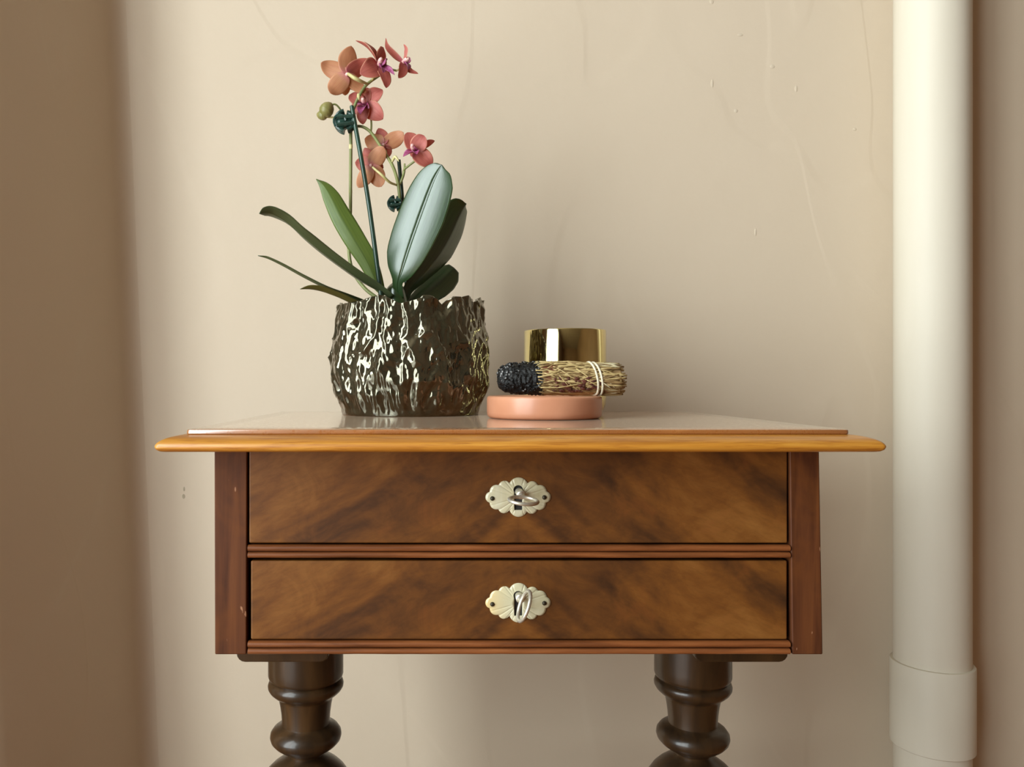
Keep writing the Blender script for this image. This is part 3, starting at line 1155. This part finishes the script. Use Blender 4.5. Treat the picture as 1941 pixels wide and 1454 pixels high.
# upright leaf left of centre
leaf([(728, 560, 0.992), (716, 540, 0.988), (697, 497, 0.982), (672, 455, 0.978), (648, 414, 0.976), (629, 376, 0.976), (614, 352, 0.978), (599.5, 339.5, 0.982)],
     [(5, 5), (9, 9), (14, 14), (17, 18), (19, 20), (20, 21), (19.5, 21), (18, 19), (15.5, 17), (11, 13), (6, 7.5), (0.5, 0.5)],
     [Vector((0.95, -0.35, 0.3)), Vector((0.85, 0.35, 0.4))], mat='leaf_yellow_green', fold=0.22, cup=0.0)
# arching leaf to the left, seen nearly edge-on
leaf([(742, 566, 0.985), (716, 549, 0.975), (672, 522, 0.955), (622, 486, 0.930), (577, 449, 0.905), (544, 420, 0.888), (518, 405, 0.876), (503, 401.5, 0.868), (491.5, 405, 0.862)],
     [10, 12, 13, 14, 14.5, 14.5, 14, 13, 12, 11, 9, 6, 0.5],
     [Vector((-0.30, -0.75, 0.42)), Vector((-0.2, -0.80, 0.45))], mat='leaf_grey', fold=0.3, cup=0.1)
# thin leaf below it
leaf([(700, 577, 0.972), (664, 564, 0.955), (622, 548, 0.935), (578, 526, 0.915), (540, 505, 0.900), (510, 490.5, 0.890), (489, 484.5, 0.884)],
     [10, 11, 10.5, 9, 8, 7, 6, 4.5, 0.5],
     [Vector((-0.2, -0.95, 0.05)), Vector((-0.25, -0.90, 0.22))], mat='leaf_grey', fold=0.25, cup=0.1)
# short yellowing leaf over the rim
leaf([(694, 584, 0.960), (668, 574, 0.944), (640, 561, 0.930), (610, 550, 0.918), (588, 546, 0.910), (569, 548, 0.905)],
     [9, 10, 10, 9.5, 8, 5.5, 0.6], [Vector((-0.2, -0.90, 0.26)), Vector((-0.15, -0.85, 0.4))], mat='leaf_old', fold=0.2, cup=0.1)


def stem(pts, rad, mat='stem', name='flower_stem', parent=None, seg=10):
    s = 1.0 / F_PX
    r = [x * s for x in rad] if isinstance(rad, (list, tuple)) else rad * s
    v, f = tube([at(*p) for p in pts], r, seg, 6 * len(pts))
    return mesh_obj(name, v, f, MAT[mat], parent or orchid, autosmooth=False)


stemA = stem([(716, 566, 0.998), (690, 545, 1.000), (668, 512, 1.004), (661, 470, 1.006), (664, 420, 1.005), (664.5, 340, 1.000), (665, 279, 0.998), (665, 247, 0.998), (667, 218, 0.999), (673, 199, 1.0), (680, 184, 1.0),
              (689, 168, 1.0), (698, 158, 1.0), (712, 148, 1.003), (737, 133, 1.008), (752, 134, 1.01)], [3.6, 3.4, 3.3, 3.2, 3.2, 3.2, 3.2, 3.0, 3.0, 2.8, 2.2, 2.0])
stemB = stem([(750, 560, 1.010), (757, 460, 1.014), (758, 400, 1.012), (757, 366, 1.006), (752, 337, 1.003), (743, 312, 1.0), (730, 291, 0.998), (716, 269, 0.996), (702, 250, 0.995), (689, 241, 0.995), (676, 239, 0.997)],
             [3.6, 3.4, 3.3, 3.2, 3.2, 3.0, 3.0, 3.0, 2.6])
# stem nodes
for (u, v_, Y) in ((665, 279, 0.998), (664.3, 364, 1.002), (680, 184, 1.0), (730, 291, 0.998)):
    c = at(u, v_, Y)
    vv, ff = lathe(c.x, c.y, [(0.0016, c.z - 0.004), (0.0023, c.z - 0.0015), (0.00245, c.z + 0.001), (0.0021, c.z + 0.004)], 12)
    mesh_obj('stem_node', vv, ff, MAT['pedicel'], stemA if u < 700 else stemB)


def petal_hw(w, pow_=0.62, narrow=0.16):
    def hw(t):
        if t >= 0.999:
            return w * 0.02
        x = t ** 0.85
        return w * max(narrow * (1 - t), math.sin(PI * (0.06 + 0.94 * x)) ** pow_ if x < 0.999 else 0.02)
    return hw


FLOWER_N = [0]


def flower(label, cu, cv, Y, facing, petals, lip, column=None, sc=1.0):
    """petals: (du, dv, dY, half width px, roll deg, cup, material[, bow]); lip: list of the same; facing: view direction of the flower"""
    s = Y / F_PX
    c = at(cu, cv, Y)
    N = Vector(facing).normalized()
    # the column in the middle
    cd = Vector(column) if column else N * 0.012
    v, f = tube([c - cd * 0.25, c + cd * 0.2, c + cd * 0.7, c + cd], [0.0016, 0.0030, 0.0032, 0.0016], 12, 12)
    fl = mesh_obj('flower', v, f, MAT['column'], orchid, autosmooth=False)
    fl['label'] = label
    FLOWER_N[0] += 1
    for i, pt in enumerate(petals):
        du, dv, dY, hwp, roll, cup, mt = pt[:7]
        bow = pt[7] if len(pt) > 7 else 0.12
        tip = at(cu + du, cv + dv, Y + dY)
        d = tip - c
        L = d.length
        dn = d.normalized()
        inpl = N.cross(dn)
        if inpl.length < 1e-3:
            inpl = Vector((1, 0, 0))
        inpl.normalize()
        nn = dn.cross(inpl)
        wd = inpl * math.cos(R_(roll)) + nn * math.sin(R_(roll))
        mid1 = c + d * 0.35 + N * L * bow * 0.8
        mid2 = c + d * 0.7 + N * L * bow
        v, f, uv = blade([c + d * 0.02, mid1, mid2, tip], petal_hw(hwp * s), wd, 18, 12, 0.0, cup, 0.0007, 0.05, i * 1.7 + FLOWER_N[0])
        mesh_obj('petal', v, f, MAT[mt], fl, uvs=uv, autosmooth=False)
    for pt in lip:
        du, dv, dY, hwp, roll, cup, mt = pt[:7]
        tip = at(cu + du, cv + dv, Y + dY)
        d = tip - c
        dn = d.normalized()
        inpl = N.cross(dn).normalized()
        nn = dn.cross(inpl)
        wd = inpl * math.cos(R_(roll)) + nn * math.sin(R_(roll))
        v, f, uv = blade([c, c + d * 0.5 + N * 0.003, tip], petal_hw(hwp * s, 0.8, 0.4), wd, 12, 8, 0.0, cup, 0.0012)
        mesh_obj('lip', v, f, MAT[mt], fl, uvs=uv, autosmooth=False)
    return fl


# 1 big apricot flower seen from behind at the upper left
flower('apricot orchid flower seen from behind', 658, 141, 0.992, (-0.35, 0.9, 0.1), [
    (8, -54, 0.004, 20, 6, 0.12, 'petal_o'), (-50, -22, 0.000, 17, -10, 0.15, 'petal_o'), (-32, 36, -0.004, 18, 8, 0.15, 'petal_o'),
    (44, -28, 0.010, 16, 10, 0.1, 'petal_r'), (36, 34, 0.010, 13, 5, 0.1, 'petal_o'), (-4, 40, 0.012, 12, 0, 0.2, 'petal_o')],
    [(10, 30, 0.02, 8, 0, 0.5, 'petal_o')])
stem([(697, 159, 0.999), (684, 154, 0.988), (672, 148, 0.984), (660, 140, 0.988)], [2.2, 3.4, 3.8, 3.0], 'pedicel', 'pedicel')
# 2 rose flower in profile beside it
flower('rose orchid flower in profile with magenta lip', 718, 124, 0.985, (0.75, -0.6, 0.1), [
    (-28, -45, -0.004, 12, 20, 0.2, 'petal_r'), (-44, -47, 0.012, 9, 35, 0.2, 'petal_r'), (9, -34, 0.010, 16, 15, -0.2, 'petal_r'),
    (-36, 16, -0.012, 20, 12, 0.1, 'petal_r', 0.2), (14, 43, -0.004, 12, 25, 0.15, 'petal_r'), (15, -6, 0.012, 9, 30, 0.1, 'petal_r')],
    [(14, -14, -0.012, 7, 0, 0.5, 'lip'), (30, 18, -0.010, 6, 40, 0.4, 'lip'), (8, 14, -0.012, 8, 10, 0.4, 'lip')], column=(0.004, -0.012, 0.004))
stem([(705, 153, 1.001), (710, 142, 0.996), (716, 128, 0.988)], [2.0, 2.2, 2.0], 'pedicel', 'pedicel')
# 3 topmost flower on the right, edge-on
flower('rose orchid flower seen edge on at the top of the spray', 764, 118, 1.0, (0.93, -0.3, 0.1), [
    (-33, -46, 0.004, 8, 50, 0.2, 'petal_r', -0.15), (1, -34, -0.006, 11, 35, 0.15, 'petal_p'), (-9, 30, -0.008, 10, 40, 0.2, 'petal_r'),
    (29, 22, 0.0, 7, 45, 0.3, 'petal_r', -0.2), (-4, 20, 0.012, 8, 30, 0.1, 'petal_r')],
    [(13, -9, -0.006, 6, 20, 0.5, 'lip'), (9, 14, -0.004, 7, 20, 0.4, 'lip')], column=(0.008, -0.006, 0.003))
stem([(752, 134, 1.01), (758, 130, 1.005), (763, 120, 1.0)], [1.9, 2.0, 1.8], 'pedicel', 'pedicel')
# 4 bright pink flower in the middle
flower('bright pink orchid flower with magenta lip behind the stake', 692, 200, 1.012, (-0.25, -0.95, 0.1), [
    (33, -30, 0.0, 17, 0, 0.15, 'petal_p'), (-30, -20, 0.0, 13, 10, 0.15, 'petal_p'), (34, 26, -0.004, 18, 8, 0.2, 'petal_p'),
    (-4, 36, -0.004, 13, 0, 0.2, 'petal_p'), (-28, 14, 0.004, 13, 0, 0.15, 'petal_p'), (4, -34, 0.004, 12, 0, 0.15, 'petal_p')],
    [(-9, 17, -0.018, 9, 0, 0.5, 'lip'), (-14, -2, -0.014, 6, 10, 0.5, 'lip'), (8, 6, -0.012, 6, 0, 0.5, 'lip')], column=(-0.002, -0.014, 0.004))
stem([(703, 251, 0.996), (704, 236, 1.006), (702, 218, 1.016), (694, 202, 1.014)], [2.0, 2.0, 2.0], 'stem', 'pedicel')
# 5 apricot flower seen from behind below it
flower('apricot orchid flower behind the arching stem', 727, 275, 1.004, (0.2, 0.95, 0.1), [
    (38, -24, 0.0, 16, 0, 0.15, 'petal_o'), (-36, -12, 0.004, 18, 8, 0.12, 'petal_o'), (-10, -32, 0.008, 14, 0, 0.12, 'petal_r'),
    (8, 24, 0.004, 12, 0, 0.1, 'petal_r'), (-20, 22, 0.008, 14, 0, 0.1, 'petal_r')],
    [(-4, 14, 0.02, 8, 0, 0.4, 'lip')])
# 6 lower apricot flower
flower('apricot orchid flower low on the stem beside the stake', 703, 314, 0.992, (0.1, 0.9, 0.25), [
    (24, -36, -0.004, 16, 0, 0.15, 'petal_o'), (-24, 42, -0.004, 15, 6, 0.15, 'petal_o'), (20, 40, 0.0, 17, 0, 0.15, 'petal_o'),
    (-30, -6, 0.008, 15, 8, 0.1, 'petal_r'), (-12, -34, 0.012, 12, 0, 0.1, 'petal_r'), (24, 4, 0.014, 13, 0, 0.1, 'petal_r')],
    [(0, 20, 0.018, 8, 0, 0.4, 'lip')])
stem([(752, 351, 1.004), (738, 345, 0.992), (724, 332, 0.986), (706, 317, 0.990)], [2.0, 2.6, 2.6, 2.2], 'pedicel', 'pedicel')
# 7 pink flower on the right
flower('pink orchid flower turned to the side above the big leaf', 786, 287, 0.985, (0.1, -0.95, 0.15), [
    (-14, -36, 0.004, 15, 0, 0.15, 'petal_r'), (18, -30, -0.008, 16, 6, 0.2, 'petal_p'), (32, 30, -0.002, 17, 8, 0.2, 'petal_r'),
    (38, -20, 0.006, 7, 35, 0.1, 'petal_p'), (-8, 8, 0.006, 8, 0, 0.1, 'petal_r')],
    [(-22, 10, -0.010, 8, 40, 0.5, 'lip'), (4, 6, -0.014, 7, 0, 0.5, 'lip'), (0, -8, -0.014, 5, 0, 0.5, 'lip')], column=(-0.003, -0.014, 0.004))
stem([(765, 332, 1.002), (766, 322, 0.998), (776, 313, 0.992), (789, 302, 0.988), (788, 290, 0.986)], [2.2, 2.2, 2.0, 1.8], 'stem', 'pedicel')
stem([(756, 352, 1.006), (762, 340, 1.004), (766, 326, 0.999), (767, 310, 0.998)], [2.4, 2.4, 2.4, 1.6], 'stem', 'side_shoot')
stem([(742, 309, 1.0), (748, 298, 0.996), (752, 300, 0.994), (756, 306, 0.992)], [1.8, 3.0, 2.4, 0.8], 'pedicel', 'pedicel')


def bud(u, v_, Y, rpx, L, ang, parent_stem):
    c = at(u, v_, Y)
    s = Y / F_PX
    d = Vector((math.cos(R_(ang)), 0.25, math.sin(R_(ang)))).normalized()
    P = [c + d * (L * s * (x - 0.5)) for x in (0, 0.12, 0.3, 0.5, 0.7, 0.88, 1.0)]
    v, f = tube(P, [rpx * s * k for k in (0.25, 0.72, 0.98, 1.0, 0.85, 0.5, 0.08)], 18, 24)
    return mesh_obj('bud', v, f, MAT['bud'], parent_stem, autosmooth=False)


bs = stem([(652, 219, 0.997), (648, 212, 0.994), (640, 201, 0.990), (633, 197.5, 0.988), (627, 201, 0.988)], [1.8, 1.8, 1.7, 1.8], 'stem', 'bud_stem')
bud(620, 207, 0.988, 13.5, 32, 60, bs)
bs2 = stem([(655, 224, 0.996), (636, 223, 0.992), (618, 222, 0.990)], [1.8, 1.7, 1.7], 'pedicel', 'bud_stem')
bud(610, 218.5, 0.990, 9, 22, 165, bs2)

# stakes and clips
st = thing('plant_stake', at(722, 572, 0.975), 'long dark green stake leaning between the orchid leaves', 'stake')
v, f = tube([at(724, 575, 0.978), at(698, 380, 0.980), at(667, 202, 0.985)], [4.6 / F_PX, 4.4 / F_PX, 4.3 / F_PX], 12, 20)
mesh_obj('rod', v, f, MAT['stake'], st)
v, f = lathe(at(667, 202, 0.985).x, 0.985, [(0.0029, at(667, 202, 0.985).z - 0.001), (0.0025, at(667, 202, 0.985).z + 0.0008), (0.001, at(667, 202, 0.985).z + 0.0016)], 12)
mesh_obj('rod_tip', v, f, MAT['stake'], st)
st2 = thing('plant_stake', at(770, 572, 1.02), 'short dark green stake behind the big glossy leaf', 'stake')
v, f = tube([at(772, 575, 1.018), at(764, 400, 1.016), at(756, 303, 1.012)], [4.0 / F_PX, 4.0 / F_PX, 3.8 / F_PX], 12, 20)
mesh_obj('rod', v, f, MAT['stake'], st2)


def clip(label, u, v_, Y, k):
    c = at(u, v_, Y)
    s = Y / F_PX * k
    o = thing('claw_clip', c, label, 'clip')

    def arc(r, a0, a1, dy, rad, sx=1.0, n=14):
        pts = [c + Vector((r * s * sx * math.cos(R_(a0 + (a1 - a0) * i / n)), dy, r * s * math.sin(R_(a0 + (a1 - a0) * i / n)))) for i in range(n + 1)]
        return tube(pts, rad * s, 8, smooth_path=False)
    for nm, prs in (('jaw', [arc(15, 100, 260, -0.004, 3.2), arc(15, 100, 260, 0.004, 3.2)]), ('jaw', [arc(13, -80, 80, -0.004, 3.2, 0.9), arc(13, -80, 80, 0.004, 3.2, 0.9)])):
        v, f = join(prs)
        mesh_obj(nm, v, f, MAT['clip'], o)
    v, f = join([tube([c + Vector((-13 * s, -0.006, 4 * s)), c + Vector((12 * s, -0.006, 6 * s))], 3.6 * s, 8, 6), tube([c + Vector((-13 * s, -0.006, -7 * s)), c + Vector((12 * s, -0.006, -4 * s))], 3.6 * s, 8, 6)])
    mesh_obj('lever', v, f, MAT['clip'], o)
    v, f = tube([c + Vector((-17 * s, 0, -2 * s)), c + Vector((-9 * s, 0, -3 * s)), c + Vector((0, 0, -1 * s)), c + Vector((9 * s, 0, 0))], [5 * s, 10 * s, 9 * s, 6 * s], 14, 12)
    mesh_obj('hinge', v, f, MAT['clip'], o)
    pts = [c + Vector(((-8 + 9 * math.cos(i * 0.9)) * s, -0.007 + 0.014 * i / 28, (-1 + 9 * math.sin(i * 0.9)) * s)) for i in range(29)]
    v, f = tube(pts, 2.2 * s, 8, 60)
    mesh_obj('spring', v, f, MAT['clip'], o)
    return o


clip('dark green claw clip holding the tall stem to its stake', 656, 231, 0.989, 1.28)
clip('small dark clip peeping out behind the big glossy leaf', 750, 386, 1.012, 0.85)

# ------------------------------------------------------------------ pink dish
DC = Vector((0.1255, 0.892, Z_TOP))
RD = 0.0642
zr = CAM_Z - 0.0138
prof = [(0.02, Z_TOP + 0.0006), (RD - 0.006, Z_TOP), (RD - 0.0025, Z_TOP + 0.0008), (RD - 0.0006, Z_TOP + 0.003), (RD, Z_TOP + 0.007), (RD, zr - 0.004), (RD - 0.0004, zr - 0.0016),
        (RD - 0.0018, zr - 0.0003), (RD - 0.0036, zr), (RD - 0.0060, zr - 0.0004), (RD - 0.0078, zr - 0.0022), (RD - 0.0085, zr - 0.006), (RD - 0.010, zr - 0.0125), (RD - 0.014, zr - 0.0150), (0.02, zr - 0.0155)]
v, f = lathe(DC.x, DC.y, prof, 96)
dish = mesh_obj('incense_dish', v, f, MAT['dish'], None, org=DC)
tag(dish, 'round salmon pink ceramic dish under the herb bundle', 'dish')

# ------------------------------------------------------------------ gold candle jar
KC = Vector((0.172, 1.03, Z_TOP))
RK = 0.0530
zk = CAM_Z + 0.0687
jar = thing('candle_jar', KC, 'shiny gold candle jar behind the herb bundle', 'candle jar')
prof = [(0.02, Z_TOP + 0.0012), (RK * 0.72, Z_TOP), (RK * 0.84, Z_TOP + 0.001), (RK * 0.93, Z_TOP + 0.005), (RK * 0.985, Z_TOP + 0.012), (RK, Z_TOP + 0.020), (RK, zk - 0.0012), (RK - 0.0006, zk - 0.0003),
        (RK - 0.0016, zk), (RK - 0.0028, zk - 0.0005), (RK - 0.0032, zk - 0.002), (RK - 0.0032, Z_TOP + 0.020), (RK * 0.85, Z_TOP + 0.0085), (0.02, Z_TOP + 0.008)]
v, f = lathe(KC.x, KC.y, prof, 128)
mesh_obj('jar', v, f, MAT['gold'], jar)
v, f = lathe(KC.x, KC.y, [(RK - 0.0060, Z_TOP + 0.0205), (RK - 0.0036, Z_TOP + 0.022), (RK - 0.0036, zk - 0.030), (RK - 0.006, zk - 0.0285), (0.01, zk - 0.029)], 64)
wx = mesh_obj('wax', v, f, MAT['wax'], jar)
v, f = tube([(KC.x, KC.y, zk - 0.030), (KC.x + 0.001, KC.y, zk - 0.022), (KC.x + 0.003, KC.y, zk - 0.017)], 0.0011, 8, 8)
mesh_obj('wick', v, f, MAT['wick'], wx)

# ------------------------------------------------------------------ herb bundle (smudge stick)
YS = 0.888
ss = YS / F_PX
A0 = Vector(at(943, 719.5, YS))
A1 = Vector(at(1183, 715.0, YS))
bundle = thing('herb_bundle', (DC.x, YS, zr), 'half burnt bundle of dried herbs lying on the pink dish', 'smudge stick')
AX = (A1 - A0)
LEN = AX.length
AX.normalize()
UPV = Vector((0, 0, 1))
UPV = (UPV - AX * UPV.dot(AX)).normalized()
SDV = AX.cross(UPV)
RB = [(0.0, 12), (0.015, 20), (0.05, 27), (0.10, 30.5), (0.18, 32), (0.30, 32.5), (0.45, 33), (0.60, 32.5), (0.72, 31.5), (0.77, 30.5), (0.83, 31), (0.92, 31), (1.0, 30)]


def rb(t):
    for (a, b), (c, d) in zip(RB, RB[1:]):
        if t <= c:
            return (b + (d - b) * (t - a) / (c - a)) * ss
    return RB[-1][1] * ss


ZC0 = zr - 0.0010      # the bundle rests on the rim


def axis_pt(t):
    p = A0 + AX * (LEN * t)
    p.z = ZC0 + 33.2 * ss + (0.5 - t) * 0.0006
    return p


def bundle_body(t0, t1, nt, na, amp, freq, seed, kx=1.0):
    V, Fc = [], []
    for i in range(nt + 1):
        t = t0 + (t1 - t0) * i / nt
        c = axis_pt(t)
        r = rb(t)
        for k in range(na):
            a = 2 * PI * k / na
            d = UPV * math.cos(a) + SDV * math.sin(a)
            q = Vector((t * LEN * freq * kx + seed, math.cos(a) * r * freq, math.sin(a) * r * freq))
            nz = noise.noise(q) * 0.6 + noise.noise(q * 2.3) * 0.4
            V.append(c + d * (r * 0.965 + amp * nz - amp * 0.4))
    for i in range(nt):
        for k in range(na):
            k2 = (k + 1) % na
            Fc.append((i * na + k, i * na + k2, (i + 1) * na + k2, (i + 1) * na + k))
    Fc += [tuple(range(na)), tuple(range(nt * na, (nt + 1) * na))]
    return V, Fc


v, f = bundle_body(0.0, 0.36, 60, 80, 0.0028, 330, 4.0)
ch = mesh_obj('charred_end', v, f, MAT['char'], bundle, autosmooth=False)
ch['label'] = 'blackened burnt end of the bundle'
v, f = bundle_body(0.34, 0.955, 70, 72, 0.0016, 380, 11.0, 0.25)
mesh_obj('stalk_core', v, f, MAT['herb'], bundle, autosmooth=False)

rnd = random.Random(5)


def twig(t0, t1, a0, a1, lift0, lift1, r0, r1):
    P = []
    for i in range(5):
        x = i / 4
        t = t0 + (t1 - t0) * x
        a = a0 + (a1 - a0) * x
        rr = rb(min(1, max(0, t))) + (lift0 + (lift1 - lift0) * x) + 0.0004 * math.sin(x * PI)
        P.append(axis_pt(t) + (UPV * math.cos(a) + SDV * math.sin(a)) * rr)
    return tube(P, [r0, r0, r1], 5, smooth_path=False)


sets = {0: [], 1: [], 2: []}
for i in range(620):
    a = rnd.uniform(0, 2 * PI)
    if math.cos(a) < -0.80:
        continue
    if math.cos(a) < -0.15 and rnd.random() < 0.55:
        continue
    t0 = rnd.uniform(0.27, 0.80)
    ln = rnd.uniform(0.08, 0.22)
    t1 = min(t0 + ln, 0.985)
    tw = rnd.gauss(0, 0.35)
    top = math.cos(a)
    kind = 0 if rnd.random() < 0.5 + 0.3 * top else 1
    if t0 > 0.72 and rnd.random() < 0.4:
        kind = 2
    lift = -0.0016 if math.cos(a) < -0.5 else rnd.uniform(-0.0018, 0.0002)
    sets[kind].append(twig(t0, t1, a, a + tw, lift, lift + rnd.uniform(-0.0004, 0.0006), rnd.uniform(0.00045, 0.0009), rnd.uniform(0.0002, 0.0005)))
# frayed stalk ends beyond the string
for i in range(230):
    a = rnd.uniform(0, 2 * PI)
    t0 = rnd.uniform(0.74, 0.84)
    t1 = rnd.uniform(0.93, 1.0)
    dep = -rnd.random() ** 1.3 * 0.015
    lift1 = dep + rnd.uniform(-0.001, 0.0008)
    if math.cos(a) < -0.6:
        lift1 = min(lift1, -0.001)
    sets[rnd.choice((0, 1, 1, 2))].append(twig(t0, t1, a, a + rnd.gauss(0, 0.18), dep - 0.0006, lift1, rnd.uniform(0.0006, 0.0013), rnd.uniform(0.0005, 0.0011)))
redp = []
for i in range(60):
    a = rnd.uniform(1.5, 2.35) * -1
    t = rnd.uniform(0.40, 0.78)
    dirn = UPV * math.cos(a) + SDV * math.sin(a)
    if dirn.y > 0:
        dirn = UPV * math.cos(a) - SDV * math.sin(a)
    c0 = axis_pt(t) + dirn * (rb(t) - 0.0002)
    c1 = axis_pt(t + rnd.uniform(0.02, 0.05)) + (dirn + Vector((0, 0, rnd.uniform(-0.08, 0.08)))) * (rb(t) + 0.0001)
    w_ = rnd.uniform(0.0010, 0.0022)
    vv, ff, _u = blade([c0, c0.lerp(c1, 0.5) + dirn * 0.0005, c1], lambda x, w_=w_: w_ * math.sin(PI * min(0.97, 0.1 + 0.85 * x)), AX.cross(dirn), 6, 4, 0, 0.3, 0.0005)
    redp.append((vv, ff))
v, f = join(redp)
tag(mesh_obj('dried_petals', v, f, MAT['red_petal'], bundle, autosmooth=False), kind='stuff')
for k in sets:
    v, f = join(sets[k])
    tag(mesh_obj('twigs', v, f, MAT['twig%d' % k], bundle, autosmooth=False), kind='stuff')
# flakes of ash and charred crumbs on the burnt end
fl_a, fl_c = [], []
for i in range(420):
    a = rnd.uniform(0, 2 * PI)
    if math.cos(a) < -0.75:
        continue
    t = rnd.uniform(0.0, 0.34)
    left = t < 0.10 and rnd.random() < 0.55 and -0.3 < math.cos(a) < 0.9
    c = axis_pt(t) + (UPV * math.cos(a) + SDV * math.sin(a)) * (rb(t) - 0.0002)
    s = rnd.uniform(0.0004, 0.0012)
    v, f = box(-s, s, -s * 0.8, s * 0.8, -s * 0.6, s * 0.6)
    M = Matrix.Rotation(rnd.uniform(0, 6), 3, Vector((rnd.random(), rnd.random(), rnd.random() + 0.1)).normalized())
    v = [c + M @ Vector(q) for q in v]
    (fl_a if left or rnd.random() < 0.06 else fl_c).append((v, f))
v, f = join(fl_a)
tag(mesh_obj('ash_flakes', v, f, MAT['ash'], bundle, smooth=False), kind='stuff')
v, f = join(fl_c)
tag(mesh_obj('charred_crumbs', v, f, MAT['char'], bundle, smooth=False), kind='stuff')
# two turns of cotton string
for (tt0, dt) in ((0.742, 0.0), (0.772, 0.004)):
    pts = []
    for k in range(48):
        a = 2 * PI * k / 48
        t = tt0 + 0.030 * math.sin(a) * -1.0 + dt
        # front of the loop (towards the camera) swings right, the top swings left
        front = -(SDV * math.sin(a)).y
        t = tt0 + dt + 0.022 * front - 0.020 * math.cos(a)
        rr = rb(t) + 0.0006
        if math.cos(a) < -0.9:
            rr -= 0.0012
        pts.append(axis_pt(t) + (UPV * math.cos(a) + SDV * math.sin(a)) * rr)
    v, f = tube(pts, 0.00125, 8, closed=True)
    mesh_obj('string', v, f, MAT['string'], bundle, autosmooth=False)

# ------------------------------------------------------------------ white pipe in the corner
PX, PY, PR = 0.7382, 1.170, 0.0500
pipe = thing('drain_pipe', (PX, PY, 0), 'white painted vertical drain pipe with a coupling against the wall', 'pipe')
v, f = lathe(PX, PY, [(PR, 0.0), (PR, CEIL - 0.001)], 96)
mesh_obj('pipe_tube', v, f, MAT['pipe'], pipe)
zc1, zc0 = CAM_Z - 0.4106, CAM_Z - 0.5340
RC_ = PR + 0.0048
v, f = lathe(PX, PY, [(PR - 0.001, zc0 - 0.0002), (RC_ - 0.0010, zc0), (RC_, zc0 + 0.0012), (RC_, zc1 - 0.0015), (RC_ - 0.0008, zc1 - 0.0002), (PR - 0.001, zc1)], 96, False, False)
mesh_obj('coupling', v, f, MAT['pipe'], pipe)
